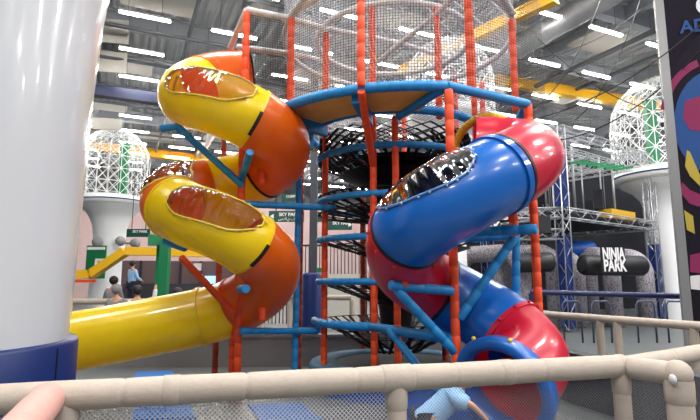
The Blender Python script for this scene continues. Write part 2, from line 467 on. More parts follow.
def dome_column(px, Y, lab, balls=False, q=1.0):
    x = X(px, Y, 6); t = thing('dome_column', lab, 'column', (x, Y, 0))
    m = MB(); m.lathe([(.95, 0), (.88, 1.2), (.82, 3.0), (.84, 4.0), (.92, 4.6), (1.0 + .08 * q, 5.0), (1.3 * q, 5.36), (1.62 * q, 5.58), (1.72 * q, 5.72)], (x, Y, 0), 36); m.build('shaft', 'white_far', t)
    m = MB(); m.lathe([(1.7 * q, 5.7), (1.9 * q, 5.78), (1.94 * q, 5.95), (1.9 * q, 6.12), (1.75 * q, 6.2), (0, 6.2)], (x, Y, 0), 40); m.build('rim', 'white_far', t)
    m = MB(); m.tube([V((x + 1.94 * q * math.cos(a * PI / 20), Y + 1.94 * q * math.sin(a * PI / 20), 5.95)) for a in range(40)], .035, 6, closed=True); m.build('rim_trim', 'poster_blue', t, label='blue rim line')
    m = MB(); lattice(m, (x, Y, 6.2), 1.9 * q, 2.1, 22 if q > 1 else 20); m.build('lattice_dome', 'lattice', t)
    m = MB(); m.box((x + (.55 if balls else -.5), Y, 7.8), (.42, .3, 3.2)); m.build('inner_mast', 'green', t, label='green inner mast')
    if balls:
        for (bx, by) in ((95, 242), (118, 241), (133, 243)):
            m = MB(); m.sphere((X(bx, Y - .9), Y - .9, P(bx, by, Y - .9).z), .3 if bx == 95 else .27, 14)
            m.tube([(X(bx, Y - .9), Y - .9, P(bx, by, Y - .9).z), (x, Y, P(bx, by, Y).z)], .05, 6); m.build('ball', 'rubber', t, label='grey ball')
    return t
dome_column(112, 28, 'white mushroom column with lattice dome, beside the left foreground column', True)
dome_column(667, 21, 'white mushroom column with lattice dome, beside the dark poster pillar', q=1.08)
# small dome seen through the tower net
x, Y = X(449, 14.5, 7), 14.5
t = thing('dome_column', 'slim white column with small lattice dome behind the tower top', 'column', (x, Y, 0))
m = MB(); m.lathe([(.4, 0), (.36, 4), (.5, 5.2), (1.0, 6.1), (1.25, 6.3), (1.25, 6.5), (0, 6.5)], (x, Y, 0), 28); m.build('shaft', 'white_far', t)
m = MB(); lattice(m, (x, Y, 6.5), 1.32, 1.05, 18, 2, 4, .016, .035); m.build('lattice_dome', 'lattice', t)

# left foreground column
t = thing('padded_column', 'huge glossy white column with navy padding around its foot', 'column', (-2.72, 3.3, 0))
m = MB(); m.lathe([(.79, 0), (.80, 1.2), (.825, 2.2), (.845, 3.0), (.87, 3.5), (.92, 4.0), (1.12, 5.0), (1.6, 6.0)], (-2.72, 3.3, 0), 64); m.build('shaft', 'white', t)
m = MB(); m.lathe([(.795, 1.2), (.85, 1.2), (.862, 1.18), (.862, .02), (.8, 0)], (-2.72, 3.3, 0), 64); o = m.build('foot_padding', 'navy', t)
m = MB()
for an in (-62, -22, 18, 58, 98):
    a = math.radians(an - 20); m.bar((-2.72 +   .863 * math.cos(a), 3.3 +   .863 * math.sin(a), .05), (-2.72 +   .863 * math.cos(a), 3.3 +   .863 * math.sin(a), 1.17), .008)
m.build('seam', 'black', o)

# ------------------------------------------------------------------ tube slides
TR = .38
def tube_slide(root, ctrl, axis, sections, windows, flanges, prefix_col, glass, rim):
    """sections: (a, b, material); windows: (a, b, centre angle, half width) in control parameters, angle from up towards the outside"""
    pts, par = catmull(ctrl); n = 72
    arc = [0]
    for i in range(1, len(pts)): arc.append(arc[-1] + (pts[i] - pts[i - 1]).length)
    fr = []
    for i, p in enumerate(pts):
        t = (pts[min(i + 1, len(pts) - 1)] - pts[max(i - 1, 0)]).normalized()
        s = t.cross(V((0, 0, 1))).normalized(); u = s.cross(t).normalized()
        out = V((p.x - axis.x, p.y - axis.y, 0))
        if s.dot(out) < 0: s = -s
        fr.append((t, s, u))
    def at(i, phi, r): return pts[i] + (fr[i][2] * math.cos(phi) + fr[i][1] * math.sin(phi)) * r
    def idx(a): return min(range(len(par)), key=lambda q: abs(par[q] - a))
    wins = []
    for (a, b, pc, hw) in windows:
        i0, i1 = idx(a), idx(b); wins.append((arc[i0], arc[i1], pc, hw, i0, i1))
    def inside(sv, phi, w):
        s0, s1, pc, hw, _, _ = w; L = (s1 - s0) / 2; c = (s0 + s1) / 2; W = hw * TR
        d = (phi - pc + PI) % (2 * PI) - PI
        dx = max(abs(sv - c) - max(L - W, 0), 0) * (W / min(W, L)); return math.hypot(dx, d * TR) < W
    for (a, b, mt) in sections:
        i0, i1 = idx(a), idx(b); m = MB()
        for i in range(i0, i1 + 1):
            for q in range(n): m.v.append(at(i, 2 * PI * q / n, TR))
        for i in range(i0, i1):
            for q in range(n):
                sv = (arc[i] + arc[i + 1]) / 2; phi = 2 * PI * (q + .5) / n
                if any(inside(sv, phi, w) for w in wins): continue
                b0 = (i - i0) * n; q2 = (q + 1) % n
                m.face((b0 + q, b0 + q2, b0 + n + q2, b0 + n + q))
        m.build('tube_section', mt, root)
    for w in wins:
        s0, s1, pc, hw, i0, i1 = w; W = hw * TR; L = (s1 - s0) / 2; c = (s0 + s1) / 2
        def pos(sv, d, r):
            sv = max(arc[0], min(arc[-1], sv)); i = min(range(len(arc)), key=lambda q: abs(arc[q] - sv)); return at(i, pc + d / TR, r)
        # clear bubble: rows across the window
        m = MB(); rows = []; NN = 16
        K = 40
        for j in range(K + 1):
            sv = s0 - .02 + (s1 - s0 + .04) * j / K
            dx = max(abs(sv - c) - max(L - W, 0), 0); half = math.sqrt(max(W * W - dx * dx, 0)) + .012
            rows.append([pos(sv, half * (2 * q / NN - 1), TR + .012 + .035 * (1 - (2 * q / NN - 1) ** 2) * min(1, half / W)) for q in range(NN + 1)])
        m.sheet(rows, True); wo = m.build('window', glass, root)
        loop = []; NB = 56
        Ls = max(L - W, 0); per = 4 * Ls + 2 * PI * W
        for j in range(NB):
            sp = per * j / NB
            if sp < 2 * Ls: e = (c - Ls + sp, W)
            elif sp < 2 * Ls + PI * W: a_ = (sp - 2 * Ls) / W; e = (c + Ls + W * math.sin(a_), W * math.cos(a_))
            elif sp < 4 * Ls + PI * W: e = (c + Ls - (sp - 2 * Ls - PI * W), -W)
            else: a_ = (sp - 4 * Ls - PI * W) / W; e = (c - Ls - W * math.sin(a_), -W * math.cos(a_))
            loop.append(e)
        m = MB(); m.tube([pos(e[0], e[1], TR + .008) for e in loop], .014, 8, closed=True); ro = m.build('window_rim', rim, wo)
        m = MB()
        for e in loop[::2]: m = MB(); m.sphere(pos(e[0], e[1] * 1.06, TR + .02), .01, 6); m.build('bolt', 'steel', wo)
    for (a, mt, rr, wd) in flanges:
        i = idx(a); t, s, u = fr[i]; m = MB(); prof = [(-wd / 2, TR - .002), (-wd / 2, TR + rr), (wd / 2, TR + rr), (wd / 2, TR - .002)]
        b0 = 0
        for (dz, r) in prof:
            for q in range(n): ph = 2 * PI * q / n; m.v.append(pts[i] + t * dz + (u * math.cos(ph) + s * math.sin(ph)) * r)
        for k2 in range(3):
            for q in range(n):
                q2 = (q + 1) % n; m.face((k2 * n + q, k2 * n + q2, (k2 + 1) * n + q2, (k2 + 1) * n + q), False)
        fo = m.build('flange', mt, root)
    return pts, fr, idx, at

# --- yellow and orange spiral slide
CL = [(250, 78, 6.85), (215, 80, 6.82), (193, 89, 6.5), (189, 97, 6.15), (203, 100, 5.88), (229, 108, 5.78), (258, 122, 5.86), (279, 140, 6.2), (277, 161, 6.6), (252, 177, 6.85),
      (215, 186, 6.87), (183, 193, 6.6), (172, 204, 6.2), (188, 214, 5.9), (219, 226, 5.78), (249, 243, 5.86), (269, 262, 6.2), (265, 284, 6.55), (243, 302, 6.8),
      (212, 314, 6.87), (150, 327, 6.8), (75, 341, 6.7), (0, 355, 6.6), (-30, 361, 6.55)]
cl = [P(*c) for c in CL]
axL = P(230, 200, 6.32)
SL = thing('spiral_slide', 'yellow and orange spiral tube slide with clear windows, its exit tube running left', 'slide', (axL.x, axL.y, 0))
R_ = math.radians
ptsL, frL, idL, atL = tube_slide(SL, cl, axL,
           [(0, 1.5, 'orange'), (1.5, 5.85, 'yellow'), (5.85, 8.6, 'orange'), (8.6, 10.2, 'yellow'), (10.2, 12.5, 'orange'), (12.5, 15.1, 'yellow'), (15.1, 18.2, 'orange'), (18.2, 23, 'yellow')],
           [(3.35, 5.6, R_(60), R_(35)), (10.35, 12.3, R_(22), R_(64)), (13.0, 14.85, R_(57), R_(35))],
           [(0.02, 'gasket', .035, .05), (1.5, 'orange', .012, .03), (5.85, 'yellow', .012, .03), (8.6, 'gasket', .014, .03), (10.2, 'orange', .012, .03), (12.5, 'yellow', .014, .035), (15.1, 'yellow', .012, .03), (18.2, 'orange', .014, .03), (19.2, 'yellow', .016, .05)],
           None, 'glass', 'rim')
def joint_strap(root, fr_, at_, i, a0, a1):
    m = MB(); rows = []
    for r in (TR + .004, TR + .022):
        for dz in (-.02, .02): rows.append([at_(i, R_(a0 + (a1 - a0) * q / 10), r) + fr_[i][0] * dz for q in range(11)])
    m.sheet([rows[0], rows[2], rows[3], rows[1]]); m.build('joint_strap', 'gasket', root)
for (a, b0, b1) in ((5.85, 95, 140), (15.1, 95, 140), (18.2, 150, 215)): joint_strap(SL, frL, atL, idL(a), b0, b1)
def pp(root, name, pts, r, mt='opad', seg=.17, **kw):
    m = MB(); m.pad(pts, r, seg); return m.build(name, mt, root, **kw)
# supports of the yellow slide
g = lambda px, py, Y: P(px, py, Y)
def ground(px, Y): return V((X(px, Y, 0), Y, 0))
top = P(247, 12, 6.35)
pp(SL, 'support_post', [V((X(239, 6.6, 1), 6.6, FZ)), V((X(240, 6.35, 2.2), 6.35, 2.2)), top], .05)
pp(SL, 'support_post', [V((X(231, 6.8, 0), 6.8, FZ)), P(233, 345, 6.65), P(245, 280, 6.25)], .05)
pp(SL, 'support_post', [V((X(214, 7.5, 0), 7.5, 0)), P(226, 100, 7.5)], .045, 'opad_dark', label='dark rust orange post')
pp(SL, 'brace', [P(181, 257, 5.75), P(233, 312, 6.3)], .042)
pp(SL, 'brace', [P(160, 128, 5.9), P(178, 127, 5.95), P(243, 186, 6.3)], .045, 'bpad', label='blue brace')
pp(SL, 'brace', [P(178, 128, 6.0), P(177, 108, 6.05)], .035)
pp(SL, 'brace', [P(242, 178, 6.3), P(250, 152, 5.6)], .045, 'bpad', label='short blue stub')
pp(SL, 'brace', [P(243, 204, 6.35), P(335, 208, 6.95)], .045, 'bpad', label='blue tie bar')
pp(SL, 'brace', [P(240, 289, 6.3), P(246, 289, 5.7)], .05, 'bpad', label='short blue stub')
pp(SL, 'brace', [P(240, 331, 6.4), P(318, 331, 7.1)], .045, 'bpad', label='blue tie bar')
pp(SL, 'brace', [P(165, 241, 5.95), P(186, 248, 5.85)], .05, 'bpad', label='short blue stub')
pp(SL, 'support_post', [ground(294, 7.0), P(299, 178, 7.0)], .045, 'bpad', label='blue post')
for (px, py) in ((262, 178), (262, 315)):
    pp(SL, 'hanger_block', [P(px, py + 6, 6.3), P(px, py - 8, 6.3)], .05)
pp(SL, 'entrance_bar', [P(247, 10, 6.35), P(292, 19, 6.3)], .045, 'wpad', label='white padded bar')
pp(SL, 'entrance_bar', [P(247, 10, 6.35), P(230, 48, 7.2)], .045, 'wpad', label='white padded bar')
pp(SL, 'entrance_bar', [P(238, 47, 7.2), P(291, 54, 6.6)], .045, 'wpad', label='white padded bar')
pp(SL, 'support_post', [P(231, 46, 7.25), P(231, 75, 7.25)], .05)
m = MB(); m.sheet([[P(248, 12, 6.35), P(291, 20, 6.3)], [P(248, 110, 6.35), P(291, 112, 6.3)]]); m.build('side_net', 'net_black', SL)

# --- red and blue spiral slide
CR = [(474, 149, 5.75), (503, 150, 5.68), (526, 156, 5.38), (519, 164, 4.95), (494, 177, 4.66), (456, 198, 4.57), (421, 221, 4.68), (404, 241, 4.98), (408, 266, 5.35),
      (430, 285, 5.62), (462, 302, 5.65), (496, 322, 5.48), (522, 345, 5.24), (527, 365, 4.98), (502, 389, 4.66)]
cr = [P(*c) for c in CR]
axR = P(463, 260, 5.15)
SR = thing('spiral_slide', 'red and blue spiral tube slide with smoked window, its round exit facing the railing', 'slide', (axR.x, axR.y, 0))
ptsR, frR, idR, atR = tube_slide(SR, cr, axR,
           [(.0, 3.95, 'red'), (3.95, 6.7, 'blue'), (6.7, 9.3, 'red'), (9.3, 11.5, 'blue'), (11.5, 13.7, 'red'), (13.7, 14, 'blue')],
           [(4.5, 6.62, R_(27), R_(47))],
           [(3.95, 'blue', .02, .07), (3.82, 'gasket', .012, .03), (6.7, 'red', .016, .05), (6.58, 'gasket', .01, .04), (9.3, 'gasket', .012, .04), (11.5, 'red', .02, .05)],
           None, 'glass_dark', 'rim_blue')
# exit lip
i = len(ptsR) - 1; t_, s_, u_ = frR[i]
m = MB(); n = 48; prof = [(-.13, TR + .005), (-.12, TR + .08), (0, TR + .105), (.035, TR + .09), (.045, TR + .03), (0, TR - .02), (-.1, TR - .01)]
for (dz, r) in prof:
    for q in range(n): ph = 2 * PI * q / n; m.v.append(ptsR[i] + t_ * dz + (u_ * math.cos(ph) + s_ * math.sin(ph)) * r)
for k2 in range(len(prof) - 1):
    for q in range(n): q2 = (q + 1) % n; m.face((k2 * n + q, k2 * n + q2, (k2 + 1) * n + q2, (k2 + 1) * n + q))
lip = m.build('exit_lip', 'blue', SR)
for ph in (R_(20), R_(-25)):
    m = MB(); m.sphere(ptsR[i] - t_ * .03 + (u_ * math.cos(ph) + s_ * math.sin(ph)) * (TR + .11), .022, 8); m.build('bolt_cap', 'brassy', lip, label='yellow bolt cap')
m = MB()
for fa in (11.5, 6.7):
    for q in range(12):
        m = MB(); m.sphere(atR(idR(fa), 2 * PI * q / 12, TR + .03), .016, 6); m.build('bolt', 'red', SR)
# supports of the red and blue slide
YP = 5.2; XP = X(454, YP)
pp(SR, 'support_post', [V((XP, YP, 0)), V((XP, YP, P(453, 90, YP).z))], .048)
pp(SR, 'brace', [P(390, 285, 4.9), P(453, 291, YP)], .05, 'bpad', label='blue arm')
pp(SR, 'hanger_block', [P(404, 287, 4.95), P(404, 265, 4.95)], .045)
pp(SR, 'brace', [P(397, 290, 4.95), P(455, 352, YP)], .048, 'bpad', label='blue diagonal arm')
pp(SR, 'brace', [P(459, 319, YP), P(515, 236, 5.2)], .05, 'bpad', label='blue diagonal arm')
pp(SR, 'brace', [P(455, 233, YP), P(537, 229, 4.75)], .05, 'bpad', label='blue arm with open end')
pp(SR, 'brace', [P(455, 239, 5.6), P(516, 236, 5.6)], .045, 'bpad', label='blue arm')
pp(SR, 'brace', [V((X(516, 5.6, 0), 5.6, 0)), P(516, 232, 5.6)], .045, 'bpad', label='blue post')
pp(SR, 'hanger_block', [P(512, 208, 5.1), P(515, 236, 5.1)], .05)
pp(SR, 'brace', [P(389, 330, 6.0), P(424, 374, 5.6), P(440, 393, 5.45)], .045, 'bpad', label='blue diagonal strut')
pp(SR, 'hanger_block', [P(431, 325, 5.7), P(431, 312, 5.65)], .05)
m = MB(); cc = P(484, 151, 5.72); nn = V((.7, .71, 0)).normalized(); aa = nn.cross(V((0, 0, 1)))
m.tube([cc + (V((0, 0, 1)) * math.cos(a) + aa * math.sin(a)) * (TR + .03) for a in [2 * PI * z / 90 for z in range(90)]], [.055 if z % 2 else .046 for z in range(90)], 10, closed=True)
m.build('rope_collar', 'ylrope', SR)

# ------------------------------------------------------------------ climbing tower
Tc = V((.68, 7.5, 0)); Ri = 1.2
Dc = V((.75, 7.35, 0)); Rd = 2.08
TW = thing('climbing_tower', 'round orange and blue padded climbing tower with black nets and a white netted top', 'climbing tower', (Tc.x, Tc.y, 0))
zD = P(453, 86, 5.28).z
zTop = 5.3
def circ(c, R, a0, a1, z, n=24): return [V((c.x + R * math.cos(R_(a0 + (a1 - a0) * i / n)), c.y + R * math.sin(R_(a0 + (a1 - a0) * i / n)), z)) for i in range(n + 1)]
# inner posts
p324 = V((X(324.5, 7.1), 7.1, 0)); p373 = V((X(374, 6.38), 6.38, 0)); p395 = V((X(395.5, 6.32, 3), 6.32, 0))
def post(p, z0, z1, r=.045, mt='opad', **kw): return pp(TW, 'post', [V((p.x, p.y, z0)), V((p.x, p.y, z1))], r, mt, **kw)
post(p324, 0, zTop); post(p373, 0, zTop); post(p395, .4, zD)
p437 = V((X(438, 6.4, 4.5), 6.4, 0)); post(p437, zD, zTop)
# outer deck posts: left, front left, front right, right
p291 = V((X(291, 6.15, 4.5), 6.15, 0)); post(p291, zD - .3, 5.05)
p361 = V((X(361, 5.3, 4.5), 5.3, 0)); post(p361, zD, 6.2)
p468 = V((X(469, 5.45, 4.5), 5.45, 0)); post(p468, zD, 6.2, .05)
p513 = V((X(513, 6.1, 4.5), 6.1, 0)); post(p513, zD, 4.95)
for (px, Y, z1) in ((404, 9.15, 5.2), (456, 9.0, 5.45), (483, 8.9, 5.25), (474, 7.9, 5.6), (292, 8.3, 5.0)):
    post(V((X(px, Y, 4.6), Y, 0)), zD, z1, .05)
p536 = V((X(537, 5.86), 5.86, 0)); post(p536, 0, zD, .05)
for (px, Y, z1) in ((363, 8.75, zD), (443, 7.6, zD), (300, 8.4, zD)):
    post(V((X(px, Y, 2), Y, 0)), 0, z1, .05, 'opad_dark', label='dark rust orange post at the back')
pp(TW, 'strut', [V((p361.x, p361.y, zD - .05)), V((p373.x, p373.y, zD - .65))], .045)
# level rings
zs = [P(324, y, 7.1).z for y in (159, 202, 240.5, 281.5)]
zE = P(324, 322, 7.1).z
for z in zs: pp(TW, 'ring_bar', circ(Tc, Ri, 200, 335, z, 22), .045, 'bpad', 9)
pp(TW, 'ring_bar', circ(Tc, Ri, 186, 250, zE, 10) + [V((XP, YP, zE - .02))], .055, 'bpad', 9)
pp(TW, 'ring_bar', circ(Tc, Ri, 10, 150, zs[1], 14), .045, 'bpad', 9)
# deck: ring, inner ring, boards, beams
arc_pts = circ(Dc, Rd, 150, 279, zD, 36)
pp(TW, 'deck_ring', arc_pts, .06, 'bpad', 9)
pp(TW, 'deck_beam', [V((XP, YP + .08, zD)), V((p536.x, p536.y, zD))], .055, 'bpad', 9)
pp(TW, 'deck_beam', [V((XP, YP + .08, zD)), P(398, 117, 6.0)], .05, 'bpad', 9)
pp(TW, 'deck_beam', [V((p536.x, p536.y, zD)), V((2.5, 8.6, zD)), V((1.2, 9.3, zD)), V((-.6, 8.9, zD))], .05, 'bpad', 9)
pp(TW, 'deck_ring', circ(Tc, Ri + .1, 0, 360, zD + .06, 40), .06, 'bpad', 9)
for an in (180, 215, 250):
    a = R_(an); m = MB(); m.bar(Tc + V((1.25 * math.cos(a), 1.25 * math.sin(a), zD - .06)), Dc + V((2.0 * math.cos(a), 2.0 * math.sin(a), zD - .06)), .1, .14); m.build('deck_rib', 'bpad', TW)
m = MB(); A = circ(Dc, Rd - .02, 150, 279, zD + .02, 36); B = circ(Tc, Ri + .1, 150, 279, zD + .02, 36)
m.sheet([A, B]); m.build('deck_board', 'ply', TW)
m = MB(); m.sheet([[V((XP, YP + .1, zD + .01)), V((p536.x, p536.y, zD + .01))], [P(398, 114, 6.4), V((1.85, 7.2, zD))]]); m.build('corner_net', 'net_blue', TW)
# upper netted part
ring_hi = []
for i in range(41):
    a = R_(218 + 99.6 * i / 40); rr = 1.94 - .09 * i / 40; ring_hi.append(V((Dc.x + rr * math.cos(a), Dc.y + rr * math.sin(a), 5.02 + .5 * math.sin(PI * i / 40))))
pp(TW, 'top_ring', ring_hi, .05, 'wpad', 9)
pp(TW, 'top_ring', circ(V((.74, 7.5, 0)), 1.77, 0, 360, zTop, 44), .045, 'wpad', 9)
pp(TW, 'top_ring', circ(Tc, Ri, 0, 360, zTop + .02, 36), .045, 'wpad', 9)
pp(TW, 'top_bar', [P(291, 19, 6.2), P(327, 29, 7.0), P(400, 43, 7.9), P(455, 60, 9.0)], .042, 'wpad', 9)
pp(TW, 'top_bar', [P(360, 76, 8.6), P(437, 14, 6.4), P(462, -12, 5.7)], .042, 'wpad', 9)
pp(TW, 'top_bar', [P(292, 54, 6.5), P(330, 62, 8.6)], .04, 'wpad', 9)
m = MB(); rows = []
for z in (zD + .05, 5.05, 6.6): rows.append(circ(Dc, Rd, 150, 385, z, 48))
m.sheet(rows, True); m.build('safety_net', 'net_black', TW)
# the white net balloon
m = MB(); rows = []
for i in range(15):
    z = 4.15 + i * .26; q = (z - 5.5) / 1.9; R = 1.78 * math.sqrt(max(.1, 1 - .55 * q * q)) if z < 5.5 else 1.78
    rows.append(circ(V((.74, 7.5, 0)), R, 0, 360, z, 48))
m.sheet(rows, True); m.build('dome_net', 'net_white', TW)
m = MB()
for i in range(16):
    a = 2 * PI * i / 16
    m.tube([V((.74 + 1.77 * math.cos(a), 7.5 + 1.77 * math.sin(a), zTop)), V((.74 + 1.45 * math.cos(a + .5), 7.5 + 1.45 * math.sin(a + .5), 6.3)), V((.74 + .6 * math.cos(a + 1), 7.5 + .6 * math.sin(a + 1), 6.9))], .012, 5)
m.build('dome_rope', 'wpad', TW)
# black webbing inside
z0, z1 = zs[0] + .05, zD - .02
for (WR, NS) in ((1.12, 26), (.78, 20)):
    m = MB()
    for q in range(NS):
        for sg in (1, -1):
            L = []
            for j in range(7):
                a = 2 * PI * (q + sg * j * .5) / NS; L.append(Tc + V((WR * math.cos(a), WR * math.sin(a), z0 + (z1 - z0) * j / 6)))
            for j in range(6): m.bar(L[j], L[j + 1], .065, .01, up=(L[j] + L[j + 1] - Tc * 2).normalized() * 1)
    m.build('webbing_wall', 'strap', TW)
def web_disc(z, dz, r0, r1, name='webbing_level', w=.045):
    m = MB()
    for q in range(22):
        a = 2 * PI * q / 22
        for sg in (.35, -.35):
            m.bar(Tc + V((r0 * math.cos(a), r0 * math.sin(a), z + dz)), Tc + V((r1 * math.cos(a + sg), r1 * math.sin(a + sg), z)), w, .01)
    for rr in (.35, .55, .75, .95, 1.15):
        f_ = (rr - r0) / (r1 - r0); ps = circ(Tc, rr, 0, 360, z + dz * (1 - f_), 24)
        for j in range(24): m.bar(ps[j], ps[j + 1], w, .01)
    m.build(name, 'strap', TW)
for (z, dz) in ((zs[0], -.35), (zs[1] + .1, -.3), (zs[1] - .15, -.1), (zs[2], -.25), (zs[3] - .02, -.3), (zE, -.45)): web_disc(z, dz, .3, 1.15)
for (a0, a1, z, rr) in ((250, 420, zs[0] - .25, 1.1), (230, 330, zs[0] - .02, .9), (60, 300, zs[1] + .45, .85), (290, 400, zs[2] - .1, 1.1), (250, 380, zs[3] - .1, 1.1)):
    m = MB(); A = circ(Tc, rr, a0, a1, z, 20); B = circ(Tc, .12, a0, a1, z - .3, 20); m.sheet([A, B]); m.build('black_climbing_panel', 'black', TW)
m = MB(); m.sheet([circ(Tc, .42, 200, 350, zs[0], 16), circ(Tc, .42, 200, 350, zs[1] - .1, 16)], True); m.build('black_tunnel', 'black', TW)
m = MB(); m.sheet([circ(Tc, .3, 0, 360, zs[3], 16), circ(Tc, .22, 0, 360, zE - .1, 16)], True); m.build('black_tunnel', 'black', TW)
# trampoline base
m = MB(); m.lathe([(1.25, .02), (1.27, .4), (1.25, .44), (1.2, .46), (.9, .46), (.88, .43)], (Tc.x, Tc.y, 0), 56); m.build('base_pad', 'teal', TW)
m = MB(); m.lathe([(.9, .43), (.0, .42)], (Tc.x, Tc.y, 0), 40); m.build('bounce_mat', 'mesh_mat', TW)
m = MB(); m.lathe([(1.29, .01), (1.29, .36), (1.28, .38)], (Tc.x, Tc.y, 0), 56); m.build('base_skirt', 'skirt', TW)
# landing block under the red and blue slide
m = MB(); m.prism([(.42, 5.55), (.6, 4.98), (1.75, 5.0), (2.0, 5.75), (1.4, 6.2), (.75, 6.12)], FZ, .36); o = m.build('landing_mat', 'skirt')
tag(o, 'blue vinyl landing block on the floor beneath the red and blue slide', 'mat')

# ------------------------------------------------------------------ low padded wall round the play area, floor mats
m = MB()
def wallseg(a, b, h, mt, lab):
    a, b = V(a), V(b); m = MB(); m.bar(a + V((0, 0, h / 2)), b + V((0, 0, h / 2)), .18, h); t = m.build('padded_wall', mt)
    tag(t, lab, 'low wall'); c = MB(); c.bar(a + V((0, 0, h + .015)), b + V((0, 0, h + .015)), .22, .05); c.build('coping', mt, t)
wallseg((-7, 8.75, 0), (2.45, 9.2, 0), .62, 'greywall', 'low grey padded wall behind the yellow exit tube')
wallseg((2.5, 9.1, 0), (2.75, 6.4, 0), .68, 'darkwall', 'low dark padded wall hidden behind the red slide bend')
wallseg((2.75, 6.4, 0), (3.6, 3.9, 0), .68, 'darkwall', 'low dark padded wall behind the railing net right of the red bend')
for (pts, lab) in (([(130, 384), (178, 382), (172, 372), (137, 373)], 'blue floor mat square touching the grey low wall'),
                   ([(132, 421), (196, 419), (188, 402), (136, 404)], 'blue floor mat square behind the left part of the railing net'),
                   ([(262, 424), (325, 424), (300, 404), (248, 406)], 'blue floor mat square behind the railing net below the orange post')):
    w = []
    for (px, py) in pts:
        u, v = px - 350, 210 - py; dz = F * st + v * ct; k2 = (FZ - CAMZ) / dz; w.append((u * k2, (F * ct - v * st) * k2))
    m = MB(); m.prism(w, FZ + .001, FZ + .02); tag(m.build('floor_mat', 'fmat'), lab, 'mat')

# ------------------------------------------------------------------ foreground railing
RZ = 1.05; rr_ = .07
rA = V((-3.4, 1.948, RZ)); rC = V((1.743, 3.337, RZ))
def rail_at(x): f_ = (x - rA.x) / (rC.x - rA.x); return rA.lerp(rC, f_)
RL = thing('padded_railing', 'beige foam padded railing with white net crossing the foreground', 'railing', (0, 2.72, 0))
def soft(root, name, pts, r, mt='beige', seg=.55):
    out, rad = [], []
    pts = [V(p) for p in pts]
    for i in range(len(pts) - 1):
        L = (pts[i + 1] - pts[i]).length; kk = max(1, round(L / seg))
        for j in range(kk):
            g = .02 / (L / kk)
            for f_, q in ((0, .9), (g * .5, .97), (g * 1.5, 1.0), (.5, 1.025), (1 - g * 1.5, 1.0), (1 - g * .5, .97)):
                out.append(pts[i].lerp(pts[i + 1], (j + f_) / kk)); rad.append(r * q)
    out.append(pts[-1]); rad.append(r * .9)
    m = MB(); m.tube(out, rad, 20); return m.build(name, mt, root)
soft(RL, 'top_rail', [rA, rC], rr_, seg=.62)
def rail_post(root, p, r=.056, mt='beige'):
    soft(root, 'post', [V((p.x, p.y, 0)), V((p.x, p.y, p.z - .03))], r, mt, .5)
    m = MB(); m.lathe([(r * 1.0, p.z - .17), (r * 1.1, p.z - .16), (r * 1.13, p.z - .1), (r * 1.13, p.z - .03)], (p.x, p.y, 0), 20); m.build('post_collar', mt, root)
rail_post(RL, rail_at(.262)); rail_post(RL, rC, .052); rail_post(RL, rail_at(-1.36))
for (xx) in (-.9, .93):
    q = rail_at(xx); m = MB(); d = (rC - rA).normalized(); m.tube([q - d * .045, q - d * .035, q + d * .035, q + d * .045], [rr_ * .95, rr_ * 1.07, rr_ * 1.07, rr_ * .95], 20); m.build('joint_sleeve', 'beige', RL)
q = rail_at(.262); m = MB(); d = (rC - rA).normalized(); m.tube([q - d * .1, q - d * .085, q + d * .085, q + d * .1], [rr_ * .95, rr_ * 1.1, rr_ * 1.1, rr_ * .95], 20); m.build('joint_sleeve', 'beige', RL)
m = MB(); m.sphere(rC, rr_ * 1.08, 16); m.build('corner_knuckle', 'beige', RL)
lo = lambda p, z: V((p.x, p.y, z))
a_, b_, c_ = rail_at(-3.3), rail_at(.262), rC
m = MB(); m.sheet([[lo(a_, 1.0), lo(b_, 1.0)], [lo(a_, .05), lo(b_, .05)]]); m.build('net', 'net_rail', RL)
m = MB(); m.sheet([[lo(b_, 1.0), lo(c_, 1.0)], [lo(b_, .05), lo(c_, .05)]]); m.build('net', 'net_dark', RL)
# side branch towards the viewer, left
q = rail_at(-1.42)
BL = thing('padded_railing', 'pink tinged beige padded railing arm running to the lower left corner', 'railing', (q.x, q.y, 0))
soft(BL, 'top_rail', [q + V((0.0, -.03, .0)), q + V((.42, -1.1, 0))], .076, 'pink', .5)
rail_post(BL, q + V((.36, -.95, 0)), .056, 'pink')
# right branch
e1 = V((1.955, 3.09, RZ - .005))
BR = thing('padded_railing', 'beige padded railing arm at right corner ending in a rounded elbow post', 'railing', (e1.x, e1.y, 0))
soft(BR, 'top_rail', [rC + V((.04, -.04, -.003)), e1], .068, 'beige', .5)
m = MB(); m.sphere(e1, .082, 18); m.build('elbow', 'beige', BR)
rail_post(BR, e1, .072)
m = MB(); m.sphere(e1 + V((-.07, -.06, -.02)), .03, 12, (.6, 1, 1)); m.build('torn_patch', 'wpad', BR, label='pale worn foam patch')
m = MB(); m.sheet([[lo(rC, 1.0), lo(e1, 1.0)], [lo(rC, .05), lo(e1, .05)]]); m.build('net', 'net_dark', BR)
e2 = V((4.25, 4.98, RZ))
BB = thing('padded_railing', 'beige padded railing behind the elbow post leaving through the right edge', 'railing', (e2.x, e2.y, 0))
soft(BB, 'top_rail', [rC + V((.06, .04, -.004)), e2], .06, 'beige', .62)
rail_post(BB, e2, .055)
m = MB(); m.sheet([[lo(rC, 1.0), lo(e2, 1.0)], [lo(rC, .05), lo(e2, .05)]]); m.build('net', 'net_dark', BB)

